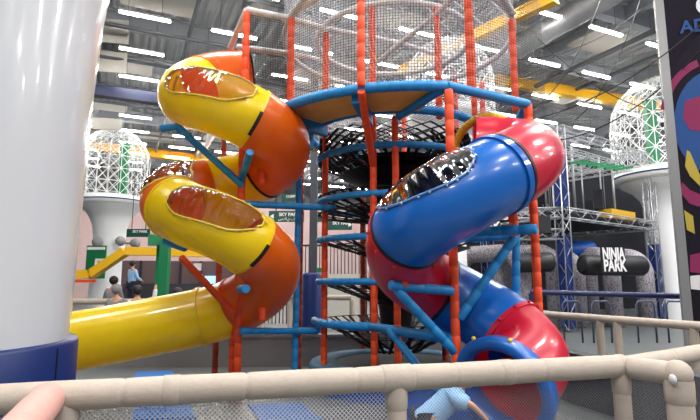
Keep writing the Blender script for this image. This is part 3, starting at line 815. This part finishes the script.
# middle distance railings
def simple_rail(pts, posts, r, mt, lab, z=RZ, low=None):
    t = thing('padded_railing', lab, 'railing', (pts[0][0], pts[0][1], 0)); soft(t, 'top_rail', pts, r, mt, .9)
    for p in posts: soft(t, 'post', [V((p[0], p[1], 0)), V((p[0], p[1], pts[0][2] - .03))], r * .95, mt, .5)
    if low:
        for zz in low: m = MB(); m.tube([V((p[0], p[1], zz)) for p in pts], r * .35, 8); m.build('lower_bar', mt, t)
    return t
a = P(520, 311, 8.7); b = P(730, 327.5, 5.85); a.z = b.z = 1.05
ln = lambda px: min((a.lerp(b, i / 200) for i in range(201)), key=lambda p: abs(X(px, p.y, 1) - p.x))
simple_rail([a, b], [ln(600), ln(617), ln(693)], .055, 'beige', 'beige padded railing right of the tower below the navy pipe')
a = P(60, 301.5, 13); b = P(262, 303, 13.4); a.z = b.z = 1.05
simple_rail([a, b], [a, a.lerp(b, .5), b], .075, 'beige', 'distant beige padded railing behind the left yellow exit tube')
a = P(290, 298, 12); b = P(352, 297, 11.5); a.z = b.z = 1.2
simple_rail([a, b], [a, b], .06, 'beige', 'short distant beige railing seen through the tower legs')
a = P(300, 293, 12.4); b = P(820, 299, 10.4)
t = simple_rail([P(530, 292, 11.5), P(760, 298.5, 10.2)], [P(531, 292, 11.5), P(700, 296, 10.5)], .06, 'navyrail', 'navy blue pipe railing in front of the obstacle course')
for i, px in enumerate((561, 590, 634, 664)):
    nm = ('nearest the orange tower post', 'second from the orange tower post', 'below the lettered black sign', 'nearest the dark poster pillar')[i]
    Y = 13.2; x0 = X(px, Y); x1 = X(px + 18, Y); m = MB()
    m.tube([(x0, Y, 0), (x0, Y, .95), (x0 + .06, Y, 1.05), (x1 - .06, Y, 1.05), (x1, Y, .95), (x1, Y, 0)], .026, 8)
    tag(m.build('hoop_barrier', 'hoop'), 'navy steel hoop barrier ' + nm, 'barrier')

# ------------------------------------------------------------------ obstacle course on the right
def truss(mb, p0, p1, w=.32, r=.022, seg=.42, ref=None):
    p0, p1 = V(p0), V(p1); d = (p1 - p0); L = d.length; d.normalize(); ref = ref or (V((0, 0, 1)) if abs(d.z) < .9 else d1)
    a = d.cross(ref).normalized(); u = a.cross(d).normalized(); cs = [(a * x + u * y) * (w / 2) for x, y in ((-1, -1), (1, -1), (1, 1), (-1, 1))]
    for c in cs: mb.tube([p0 + c, p1 + c], r, 5)
    k2 = max(1, int(L / seg))
    for i in range(k2):
        for j in range(4):
            c0, c1 = cs[j], cs[(j + 1) % 4]
            if i % 2: c0, c1 = c1, c0
            mb.tube([p0 + d * (L * i / k2) + c0, p0 + d * (L * (i + 1) / k2) + c1], r * .6, 4, caps=False)
    return mb
N0 = P(566, 280, 16); N0.z = 0
nd = V((.80, .60, 0)).normalized(); nl_ = V((-nd.y, nd.x, 0))
NW, ND_ = 6.6, 6.0
z1_, z2_ = 3.75, 6.5
corners = [N0, N0 + nd * NW, N0 + nd * NW + nl_ * ND_, N0 + nl_ * ND_]
TF = thing('truss_frame', 'two storey aluminium truss frame over the dark obstacle course', 'truss frame', N0[:])
for c in corners + [N0 + nl_ * 3]:
    m = MB(); truss(m, c, c + V((0, 0, z2_ + .15))); m.build('truss_leg', 'truss', TF)
for z in (z1_, z2_):
    for i in range(4):
        m = MB(); truss(m, corners[i] + V((0, 0, z)), corners[(i + 1) % 4] + V((0, 0, z))); m.build('truss_beam', 'truss', TF)
m = MB(); truss(m, N0 + V((0, 0, z1_)), N0 + V((-4.2, 1.2, z1_ + .05))); m.build('truss_beam', 'truss', TF)
m = MB(); truss(m, N0 + V((0, 0, z1_ - .7)), N0 + V((-4.2, 1.2, z1_ - .65))); m.build('truss_beam', 'truss', TF)
for f_ in (.2, .4, .6, .8):
    m = MB(); truss(m, N0 + nl_ * ND_ * f_ + V((0, 0, z2_)), N0 + nl_ * ND_ * f_ + nd * NW + V((0, 0, z2_)), .2, .018); m.build('truss_beam', 'truss', TF)
    m = MB(); truss(m, N0 + nd * NW * f_ + V((0, 0, z2_ - .55)), N0 + nd * NW * f_ + nl_ * ND_ + V((0, 0, z2_ - .55)), .2, .016); m.build('truss_beam', 'truss', TF)
for c in (corners[0], corners[1], N0 + nl_ * 3):
    for (za, zb) in ((.1, 3.0), (3.95, 6.0)) if c is not corners[1] else ((.1, 3.0),):
        m = MB(); m.box(c + V((0, 0, (za + zb) / 2)), (.3, .3, zb - za), math.atan2(nd.y, nd.x)); m.build('leg_sleeve', 'bluestage', TF, label='blue foil leg sleeve')
m = MB(); m.prism([(c.x, c.y) for c in corners], z1_ - .02, z1_ + .06); m.build('upper_floor', 'ninja_black', TF)
m = MB()
for i in range(44):
    p = N0 + nd * random.uniform(.3, 5.7) + nl_ * random.uniform(.5, 5.5); m = MB(); m.tube([p + V((0, 0, z1_ + .2)), p + V((0, 0, z2_))], random.choice((.012, .03, .05)), 5); m.build('hanging_rope', 'truss', TF)
m = MB()
for i in range(7):
    p = N0 + nd * random.uniform(.3, 5.6) + nl_ * random.uniform(.3, 4); m = MB(); m.box(p + V((0, 0, random.uniform(z1_ + .6, z1_ + 1.8))), (.3, .3, random.uniform(.5, 1.1)), 1); m.build('punch_bag', 'curtain', TF)
m = MB()
for i in range(6):
    m = MB(); m.bar(P(569 + i * 9, 163.5 + i * 1.3, 17.2), P(587 + i * 9, 160.5 + i * 1.3, 18.0), .09, .09); m.build('rung', 'green', TF, label='green hanging rung')
m = MB(); m.box(N0 + nd * 4.6 + nl_ * .4 + V((0, 0, z1_ + .3)), (1.9, .5, .35), math.atan2(nd.y, nd.x)); tag(m.build('foam_block', 'ylrope'), 'ochre foam block lying on the upper truss floor', 'block')
m = MB(); m.bar(V((1.5, 24.2, 4.2)), V((16.6, 28.2, 4.2)), .15, 8.3)
tag(m.build('backdrop_curtain', 'curtain'), 'dark backdrop curtain behind the truss frame', 'curtain')

def arch(px_top, px_leg, py_top, Y, r, lab, back=1.8):
    """inflatable arch: rises on a far leg, crosses over and comes down on the near right leg"""
    x1 = X(px_leg, Y); zt = P(px_top, py_top, Y).z - r; rad = .6; dv = V((-.62, .78, 0)).normalized(); L = 1.9 + back
    f0 = V((x1, Y, 0)); pts = [f0, f0 + V((0, 0, zt - rad))]
    for i in range(1, 9):
        a = PI / 2 * i / 8; pts.append(f0 + dv * rad * (1 - math.cos(a)) + V((0, 0, zt - rad + rad * math.sin(a))))
    for i in range(0, 9):
        a = PI / 2 * i / 8; pts.append(f0 + dv * (L - rad + rad * math.sin(a)) + V((0, 0, zt - rad * (1 - math.cos(a)))))
    pts.append(f0 + dv * L)
    m = MB(); m.tube(pts, r, 16); o = m.build('inflatable_arch', 'zig'); return tag(o, lab, 'arch')
arch(490, 522, 243, 16.6, .3, 'grey patterned inflatable arch leftmost, partly behind the blue slide', .6)
arch(535, 555, 243, 16.7, .29, 'grey patterned inflatable arch right of the orange tower post', .4)
arch(560, 578, 248, 17.4, .25, 'grey patterned inflatable arch in front of the blue sleeved truss leg', 1.0)
arch(596, 612, 246, 17.6, .29, 'grey patterned inflatable arch directly under the lettered black sign', .2)
arch(635, 645, 248, 18.0, .3, 'grey patterned inflatable arch nearest the right white column', .1)
def roll(p0, p1, r, mt, lab):
    m = MB(); d = (V(p1) - V(p0)).normalized(); p0, p1 = V(p0), V(p1)
    m.tube([p0, p0 + d * .02, p0 + d * .1, p1 - d * .1, p1 - d * .02, p1], [r * .6, r * .85, r, r, r * .85, r * .6], 16); tag(m.build('foam_roller', mt), lab, 'roller')
roll(P(516, 263, 15.8), P(553, 262, 15.8), .31, 'ninja_black', 'black padded roller beside the orange tower post')
roll(P(581, 265, 16.2), P(644, 266, 16.6), .33, 'ninja_black', 'long black padded roller behind the white lettering')
roll(P(566, 250, 18.4), P(594, 250, 18.4), .33, 'skirt', 'blue padded roller between two patterned arches')
sp = P(613, 260, 15.6)
SG = thing('hanging_sign', 'black sign with bold white NINJA PARK lettering', 'sign', sp[:])
m = MB(); m.box(sp, (.74, .06, .8)); m.build('board', 'ninja_black', SG)
text('NINJA', .5, 'letter', SG, sp + V((0, -.05, .18)), (PI / 2, 0, 0), ext=.01, sx=.5, bold=.014)
text('PARK', .5, 'letter', SG, sp + V((.02, -.05, -.19)), (PI / 2, 0, 0), ext=.01, sx=.57, bold=.014)
sp = P(487, 227, 13.2)
SG = thing('hanging_sign', 'black sign with white PARK lettering half hidden behind the blue slide', 'sign', sp[:])
m = MB(); m.box(sp, (.7, .06, .3)); m.build('board', 'ninja_black', SG)
text('PARK', .34, 'letter', SG, sp + V((0, -.05, 0)), (PI / 2, 0, 0), ext=.01, sx=.8, bold=.01)
# speaker box near the truss
m = MB(); q = P(541, 225, 15.4); m.box(q, (.45, .4, .5)); o = tag(m.build('loudspeaker', 'ninja_black'), 'black loudspeaker box hung on truss beside the orange tower post', 'loudspeaker')

# ------------------------------------------------------------------ poster pillar at the right edge
pb = P(687, 300, 9.2); pb.z = 0
pw = V((.97, -.25, 0)).normalized(); pnrm = V((-.25, -.97, 0)).normalized()
PP = thing('poster_pillar', 'tall dark pillar with colourful printed poster at the right edge', 'pillar', pb[:])
PH = 7.6; a0 = math.atan2(pw.y, pw.x)
m = MB(); m.box(pb + pw * 1.23 - pnrm * .13 + V((0, 0, PH / 2)), (2.3, .16, PH), a0); m.build('poster_face', 'poster', PP)
m = MB(); m.box(pb + pw * .0 - pnrm * .06 + V((0, 0, PH / 2)), (.15, .1, PH), a0); m.build('metal_edge', 'poster_edge', PP)
fo = lambda px, py, d=.0: None
def onposter(px, py, lift=.005):
    """the point of the poster face behind picture point px, py"""
    o_ = V((0, 0, CAMZ)); dr = (P(px, py, 1) - o_); f0 = pb + pnrm * (-.05 + lift); k2 = (f0 - o_).dot(pnrm) / dr.dot(pnrm); return o_ + dr * k2
def print_shape(poly, mt, lift, name='printed_shape'):
    w = [onposter(px, py, lift) for px, py in poly]; m = MB(); b0 = len(m.v); m.v += w + [q - pnrm * .004 for q in w]; n = len(w)
    m.face(range(n), False); m.face([n + i for i in reversed(range(n))], False)
    for i in range(n): m.face((i, n + i, n + (i + 1) % n, (i + 1) % n), False)
    m.build(name, mt, PP)
def ell(cx, cy, rx, ry, a0=0, a1=360, n=30): return [(cx + rx * math.cos(R_(a0 + (a1 - a0) * i / n)), cy - ry * math.sin(R_(a0 + (a1 - a0) * i / n))) for i in range(n + (0 if a1 - a0 == 360 else 1))]
print_shape(ell(714, 122, 40, 52), 'poster_blue', .004)
print_shape(ell(716, 118, 56, 62, 110, 172) + list(reversed(ell(716, 118, 49, 55, 110, 172))), 'post_red', .005)
print_shape([(685, 101), (700, 96), (712, 98), (712, 132), (690, 130), (683, 118)], 'post_red', .007)
print_shape([(687, 150), (690, 152), (703, 182), (700, 186), (690, 176), (685, 166)], 'poster_yellow', .007)
print_shape([(682, 182), (690, 190), (704, 196), (704, 208), (690, 204), (680, 192)], 'post_red', .007)
print_shape([(684, 210), (693, 216), (695, 234), (687, 230)], 'poster_yellow', .007)
print_shape([(690, 276), (700, 275), (700, 290), (691, 289)], 'wpad', .007)
print_shape([(690, 255), (712, 250), (712, 275), (690, 272)], 'post_red', .005)
q = onposter(680, 28, .012)
text('ADM', .36, 'poster_blue', PP, q + V((0, 0, 0)), (PI / 2, 0, a0), ext=.004, align='LEFT', sx=.95, bold=.008)
print_shape(ell(702, 5, 6, 8), 'truss', .006)

# ------------------------------------------------------------------ left background
YC = 14.0
ch = thing('yellow_chute', 'yellow zigzag chute rail crossing in front of the left dome column', 'chute', P(120, 265, YC)[:])
m = MB(); cps = [P(62, 275, YC), P(92, 274, YC), P(126, 251, YC), P(300, 256, YC + 1)]
for i in range(3): m.bar(cps[i], cps[i + 1], .35, .22)
m.build('channel', 'chute', ch)
m = MB(); m.bar(P(62, 281, YC - .1), P(95, 281, YC - .1), .2, .08); m.build('underside_strip', 'opad', ch, label='orange underside strip')
gt = thing('green_gantry', 'green steel gantry carrying the yellow chute left of the spiral slide', 'gantry', (X(160, 13), 13, 0))
for (px, w_) in ((151.5, .15), (164, .23)):
    m = MB(); m.bar(V((X(px - 1, 13), 13 + (.0 if px > 160 else .5), 0)), V((X(px, 13), 13 + (0 if px > 160 else .5), P(px, 240, 13).z)), w_, w_); m.build('leg', 'green', gt)
m = MB(); m.bar(P(148, 240, 13), P(171, 240, 13.2), .3, .28); m.build('cross_beam', 'green', gt)
# booth
bt = thing('kiosk', 'low mauve brown kiosk behind the green gantry', 'kiosk', (X(190, 21), 21, 0))
m = MB(); m.bar(V((X(122, 21), 21, 1.2)), V((X(262, 22.5), 22.5, 1.2)), .4, 2.4); m.build('front', 'booth', bt)
for px in (140, 160, 180, 200, 220, 240):
    m = MB(); Yq = 20.7 + (px - 122) * .0105; m.bar(V((X(px, Yq), Yq, 0)), V((X(px, Yq), Yq, 2.4)), .08); m.build('mullion', 'boothdark', bt)
m = MB(); m.bar(V((X(205, 21.5), 21.5, 1.35)), V((X(219, 21.65), 21.65, 1.35)), .05, .85); m.build('screen', 'screen', bt)
m = MB(); m.bar(V((X(193, 21.3), 21.3, 2.15)), V((X(201, 21.4), 21.4, 2.15)), .05, .3); m.build('notice', 'wpad', bt)
m = MB(); m.bar(V((X(124, 20.6), 20.6, .95)), V((X(250, 21.9), 21.9, .95)), .08, 1.0); m.build('lower_panel', 'boothdark', bt)
m = MB(); q = P(96, 262, 26); m.box(q, (1.0, .1, 1.7)); o = tag(m.build('green_board', 'green'), 'small green board with white angle stripes beside the left dome column', 'board')
for (dx, dz, sw, sh) in ((0, .7, .9, .14), (.25, .1, .5, .14), (.05, -.3, .14, .8)): m = MB(); m.box(q + V((dx, -.07, dz)), (sw, .04, sh)); m.build('stripe', 'letter', o)
# green hanging signs
def sign(px0, py0, px1, py1, Y, lab, l1, l2, arrow):
    a, b = P(px0, (py0 + py1) / 2, Y), P(px1, (py0 + py1) / 2, Y); hgt = (py1 - py0) / F * Y
    c = (a + b) / 2; t = thing('direction_sign', lab, 'sign', c[:]); w_ = (b - a).length
    m = MB(); m.box(c, (w_, .08, hgt)); m.build('board', 'sign', t)
    for e in (.3, -.3): m = MB(); m.tube([c + V((w_ * e, 0, hgt / 2)), c + V((w_ * e, 0, 3.5))], .02, 5); m.build('hanger', 'darkduct', t)
    text(l1, hgt * .42, 'letter', t, c + V((w_ * .08, -.05, hgt * .16)), (PI / 2, 0, 0), ext=.003, bold=.004)
    if l2: text(l2, hgt * .34, 'letter', t, c + V((w_ * .08, -.05, -hgt * .24)), (PI / 2, 0, 0), ext=.003)
    if arrow:
        s_ = -1 if arrow == 'l' else 1; m = MB(); q = c + V((s_ * w_ * .4, -.05, 0)); e = hgt * .22
        m.v += [q + V((s_ * e, 0, 0)), q + V((-s_ * e * .6, 0, e)), q + V((-s_ * e * .6, 0, -e))]; m.face((0, 1, 2), False); m.v += [p + V((0, -.01, 0)) for p in m.v[:3]]; m.face((5, 4, 3), False); m.build('arrow', 'letter', t)
sign(269, 211, 304, 222, 16.5, 'green direction sign with left arrow below the blue tie bar', 'SKY PARK', 'سكاي بارك', 'l')
sign(282, 194, 305, 202, 16.9, 'green direction sign above the blue tie bar', 'CLIMB PARK', '', None)
sign(328, 220, 352, 230, 15.8, 'green direction sign with right arrow seen inside the tower', 'SKY PARK', '', 'r')
sign(127, 229, 150, 237, 23, 'green direction sign beside the left dome column', 'SKY PARK', '', None)
sign(315, 192, 323, 202, 16, 'narrow green sign between the steel column and the tower post, upper', 'SKY', '', None)
sign(315, 212, 323, 222, 16, 'narrow green sign between the steel column and the tower post, lower', 'SKY', '', None)
# steel column with navy pad
x, Y = X(313, 10.5), 10.5
t = thing('steel_column', 'dark grey steel column with navy foot padding between slide and tower', 'column', (x, Y, 0))
m = MB(); m.box((x, Y, 5.8), (.16, .16, 11.6)); m.build('shaft', 'pole', t)
m = MB(); m.lathe([(0, 1.75), (.2, 1.75), (.22, 1.7), (.22, 0)], (x, Y, 0), 20); m.build('foot_padding', 'navy', t)
m = MB(); q = P(320, 300, 12.6); m.box((q.x, 12.6, .95), (.3, .3, 1.9)); tag(m.build('green_post', 'green'), 'short green post standing behind the left tower post', 'post')
# far fence and stage items behind the tower legs
fe = thing('far_fence', 'thin dark fence in front of the pale back wall behind the tower', 'fence', (X(330, 19), 19, 0))
m = MB()
for i in range(34):
    px = 262 + i * 3.6; m.tube([(X(px, 19), 19, 0), (X(px, 19), 19, 2.9)], .02, 5)
m.build('baluster', 'boothdark', fe)
m = MB(); m.tube([(X(262, 19), 19, 2.9), (X(384, 19), 19, 2.9)], .04, 6); m.build('hand_rail', 'boothdark', fe)
m = MB(); m.box((X(340, 17), 17, .9), (1.3, .3, 1.8)); tag(m.build('notice_stand', 'panel'), 'pale notice stand behind the tower between its left legs', 'stand')

# ------------------------------------------------------------------ cables across the ceiling
for i, (p, q, sag) in enumerate(((P(540, 118, 9), P(720, 6, 9), .3), (P(560, 140, 12), P(720, 30, 8.5), .4), (P(500, 60, 11), P(640, 10, 13), .4), (P(530, 30, 13), P(660, 110, 15), .5), (P(600, 0, 13), P(530, 110, 12), .5), (P(640, 0, 13), P(575, 120, 13), .5))):
    pts = [p.lerp(q, k2 / 16) - V((0, 0, sag * 4 * (k2 / 16) * (1 - k2 / 16))) for k2 in range(17)]
    m = MB(); m.tube(pts, .013, 5)
    nm = ('lower end at the red bend', 'ending above the truss frame', 'crossing the crane rail', 'crossing down to the right dome', 'falling steeply beside the tower', 'falling steeply over the truss frame')[i]
    tag(m.build('ceiling_cable', 'strap'), 'thin dark cable under the roof, ' + nm, 'cable')

# ------------------------------------------------------------------ people
def skin_mesh(name, chains, m, parent, levels=2):
    """chains: list of (joints, radii); first vertex of first chain is the root; chains that start at an existing point join it"""
    verts, edges, rad = [], [], []
    def find(p):
        for i, q in enumerate(verts):
            if (q - p).length < 1e-5: return i
        return None
    for js, rs in chains:
        prev = None
        for p, r in zip(js, rs):
            p = V(p); i = find(p)
            if i is None: verts.append(p); rad.append(r); i = len(verts) - 1
            if prev is not None: edges.append((prev, i))
            prev = i
    off = V((0, 0, 0)); q = parent
    while q is not None: off += q.location; q = q.parent
    me = bpy.data.meshes.new(name); me.from_pydata([tuple(v - off) for v in verts], edges, []); o = bpy.data.objects.new(name, me); C.objects.link(o); o.parent = parent
    sk = o.modifiers.new('Skin', 'SKIN'); sk.use_smooth_shade = True
    for i, r in enumerate(rad): me.skin_vertices[0].data[i].radius = (r, r)
    me.skin_vertices[0].data[0].use_root = True
    sb = o.modifiers.new('Sub', 'SUBSURF'); sb.levels = levels; sb.render_levels = levels
    dg = bpy.context.evaluated_depsgraph_get(); dg.update(); me2 = bpy.data.meshes.new_from_object(o.evaluated_get(dg)); o.modifiers.clear(); o.data = me2
    me2.materials.clear(); me2.materials.append(M_[m])
    for pl in me2.polygons: pl.use_smooth = True
    return o
def head(root, c, r, face, hair='hair', skin_o=None):
    """face = unit vector the head looks along"""
    f = V(face).normalized(); s = f.cross(V((0, 0, 1))).normalized(); u = s.cross(f)
    m = MB(); m.sphere(c + f * r * .05, r * .93, 14, (.92, .95, 1.12))
    m.sphere(c + f * r * .95 - u * r * .12, r * .14, 8)
    for q in (-1, 1): m.sphere(c + s * q * r * .88 - u * r * .05, r * .2, 8, (.5, 1, 1.2))
    ho = m.build('head', 'skin', root)
    m = MB()
    for q in (-1, 1): m.sphere(c + f * r * .88 + s * q * r * .33 + u * r * .05, r * .1, 6)
    m.build('eye', 'hair', ho)
    m = MB(); m.sphere(c + f * r * .84 - u * r * .5, r * .2, 8, (1, 1, .3)); m.build('mouth', 'red', ho)
    m = MB(); m.sphere(c - f * r * .14 + u * r * .2, r * 1.04, 16, (.98, .98, 1.04)); m.build('hair', hair, ho)
    return ho
def finger_chains(w, d, side, s=1.0):
    """five finger chains from wrist w along d"""
    d = V(d).normalized(); side = V(side).normalized(); palm = w + d * .045 * s; out = [([w, palm], [.018 * s, .02 * s])]
    nrm = d.cross(side)
    for i, (o_, L) in enumerate(((-.022, .035), (-.008, .045), (.007, .042), (.02, .032))):
        b0 = palm + side * o_ * s + d * .012 * s
        out.append(([palm, b0, b0 + d * L * .5 * s, b0 + d * L * s * .9 - nrm * .012 * s], [.02 * s, .008 * s, .007 * s, .006 * s]))
    out.append(([w, w + d * .02 * s + side * -.028 * s, w + d * .05 * s + side * -.04 * s], [.018 * s, .009 * s, .007 * s]))
    return out
# child bending at the slide exit
CH = thing('person', 'small child in light blue shirt bending beside the round blue slide exit', 'person', (.72, 4.3, 0))
pel = P(428, 418, 4.32); ch1 = P(440, 407, 4.31); chs = P(454, 396, 4.3); nk = P(463, 385, 4.29); hd = P(467, 377, 4.28)
shR = chs + V((.02, -.12, -.01)); elR = P(471, 404, 4.12); wrR = P(485, 418, 4.15)
shL = chs + V((.02, .12, -.01)); elL = P(470, 405, 4.45); wrL = P(482, 415, 4.46)
hipR = pel + V((.01, -.07, -.01)); hipL = pel + V((-.01, .07, -.01)); knR = hipR + V((.07, -.01, -.15)); knL = hipL + V((.04, .01, -.15))
anR = V((hipR.x - .02, hipR.y - .01, FZ + .05)); anL = V((hipL.x - .06, hipL.y + .01, FZ + .05))
ch_body = [([pel, ch1, chs, nk, hd - V((.02, 0, .06))], [.085, .09, .085, .035, .035]),
           ([chs, shR, elR, wrR], [.085, .036, .026, .02]), ([chs, shL, elL, wrL], [.085, .036, .026, .02]),
           ([pel, hipR, knR, anR, anR + V((.08, 0, -.02))], [.085, .058, .042, .03, .025]), ([pel, hipL, knL, anL, anL + V((.08, 0, -.02))], [.085, .058, .042, .03, .025])]
ch_body += finger_chains(wrR, wrR - elR, V((0, -1, 0)), .75) + finger_chains(wrL, wrL - elL, V((0, 1, 0)), .75)
skin_mesh('body', ch_body, 'skin', CH)
skin_mesh('shirt', [([ch1, chs, chs.lerp(nk, .75)], [.115, .112, .055]), ([ch1, pel, pel + (pel - ch1) * .7], [.115, .118, .125]), ([chs, shR, shR.lerp(elR, .95)], [.112, .07, .06]), ([chs, shL, shL.lerp(elL, .95)], [.112, .07, .06])], 'shirt', CH)
skin_mesh('trousers', [([pel - V((.02, 0, .02)), hipR - V((.02, 0, .02)), knR, anR + V((0, 0, .06))], [.1, .072, .055, .045]), ([pel - V((.02, 0, .02)), hipL - V((.02, 0, .02)), knL, anL + V((0, 0, .06))], [.1, .072, .055, .045])], 'trousers', CH)
head(CH, hd, .085, (.9, -.1, -.4))
m = MB(); m.sphere(anR + V((.04, 0, -.02)), .05, 10, (1.4, .7, .6)); m.build('shoe', 'hair', CH)
m = MB(); m.sphere(anL + V((.04, 0, -.02)), .05, 10, (1.4, .7, .6)); m.build('shoe', 'hair', CH)

def adult(px, py_head, Y, lab, top_m, hair='hair', face=(0, 1, 0), arm_up=False, seated=True):
    """a person whose head centre shows at px, py_head"""
    hc = P(px, py_head, Y); x, z = hc.x, hc.z
    f = V(face).normalized(); s = f.cross(V((0, 0, 1))).normalized(); U = V((0, 0, 1))
    t = thing('person', lab, 'person', (x, Y, 0))
    neck = hc - U * .17; chest = hc - U * .36; waist = hc - U * .62; pel = hc - U * .78
    shs = [chest + s * q * .17 + U * .1 for q in (-1, 1)]
    els = [sh + s * q * .08 - U * .27 + f * .05 for sh, q in zip(shs, (-1, 1))]; wrs = [e + f * .2 - U * .1 for e in els]
    if arm_up: els[1] = shs[1] + s * .2 + U * .08; wrs[1] = els[1] + s * .02 + U * .24
    hips = [pel + s * q * .1 for q in (-1, 1)]
    if seated: kns = [h + f * .42 for h in hips]; ans = [V((k2.x, k2.y, .08)) for k2 in kns]
    else: kns = [V((h.x, h.y, pel.z * .52)) + f * .03 for h in hips]; ans = [V((h.x, h.y, .08)) for h in hips]
    body = [([pel, waist, chest, neck, hc - U * .08], [.14, .13, .15, .055, .055])]
    for q in (0, 1):
        body.append(([chest, shs[q], els[q], wrs[q]], [.15, .06, .045, .033])); body.append(([pel, hips[q], kns[q], ans[q], ans[q] + f * .16 - U * .03], [.14, .09, .065, .045, .04]))
        sd = s if q else -s
        body += finger_chains(wrs[q], wrs[q] - els[q], sd, 1.0)
    skin_mesh('body', body, 'skin', t)
    skin_mesh('top', [([pel, waist, chest], [.165, .155, .17])] + [([chest, shs[q], els[q], wrs[q]], [.17, .08, .062, .05]) for q in (0, 1)], top_m, t)
    skin_mesh('trousers', [([pel - U * .02, hips[q] - U * .02, kns[q], ans[q] + U * .05], [.15, .105, .08, .065]) for q in (0, 1)], 'trousers', t)
    head(t, hc, .115, face, hair)
    for q in (0, 1):
        m = MB(); m.sphere(ans[q] + f * .06 - U * .03, .07, 10, (1, 1.0, .6)); m.build('shoe', 'hair', t)
    return t
def bench(px, Y, seat_z, lab, w=.9):
    x = X(px, Y); t = thing('bench', lab, 'bench', (x, Y, 0)); m = MB(); m.box((x, Y, seat_z - .03), (w, .4, .06)); m.build('seat', 'booth', t)
    for q in (-1, 1): m = MB(); m.box((x + q * w * .42, Y, seat_z / 2 - .03), (.06, .36, seat_z - .06)); m.build('leg', 'boothdark', t)
def seat_z(px, py, Y): return P(px, py, Y).z - .78 - .16
adult(117, 290, 12.0, 'seated person in grey hooded top seen from behind, left of the exit tube', 'hoodie', 'hoodie'); bench(117, 12.0, seat_z(117, 290, 12.0), 'low bench under the hooded person')
adult(114, 281, 14.0, 'dark haired person in grey behind the hooded person', 'hoodie', seated=False)
adult(138, 291, 12.0, 'dark haired person in a white top raising one arm beside the green gantry', 'wtop', face=(-.3, 1, 0), arm_up=True); bench(138, 12.0, seat_z(138, 291, 12.0), 'low bench under the person raising an arm')
adult(133, 264, 19.5, 'standing person in pale blue shirt beyond the left dome column', 'shirt', face=(.5, .8, 0), seated=False)
adult(178, 293, 12.4, 'dark haired person whose head shows above the yellow exit tube', 'trousers', face=(.3, 1, 0), seated=True); bench(178, 12.4, seat_z(178, 293, 12.4), 'low bench under the person above the exit tube')

# ------------------------------------------------------------------ world, camera, colour management
w = bpy.data.worlds.new('world'); sc.world = w; w.use_nodes = True
w.node_tree.nodes['Background'].inputs[0].default_value = (.78, .82, .9, 1); w.node_tree.nodes['Background'].inputs[1].default_value = .35
cd = bpy.data.cameras.new('camera'); cam = bpy.data.objects.new('camera', cd); C.objects.link(cam)
cam.location = (0, 0, CAMZ); cam.rotation_euler = (PI / 2 + TILT, 0, 0); cd.sensor_width = 36; cd.lens = F / 700 * 36; cd.clip_start = .05; cd.clip_end = 200
sc.camera = cam
sc.view_settings.view_transform = 'Standard'; sc.view_settings.look = 'None'; sc.view_settings.gamma = 1; sc.view_settings.use_curve_mapping = False
sc.view_settings.exposure = .05
sc.cycles.transparent_max_bounces = 24
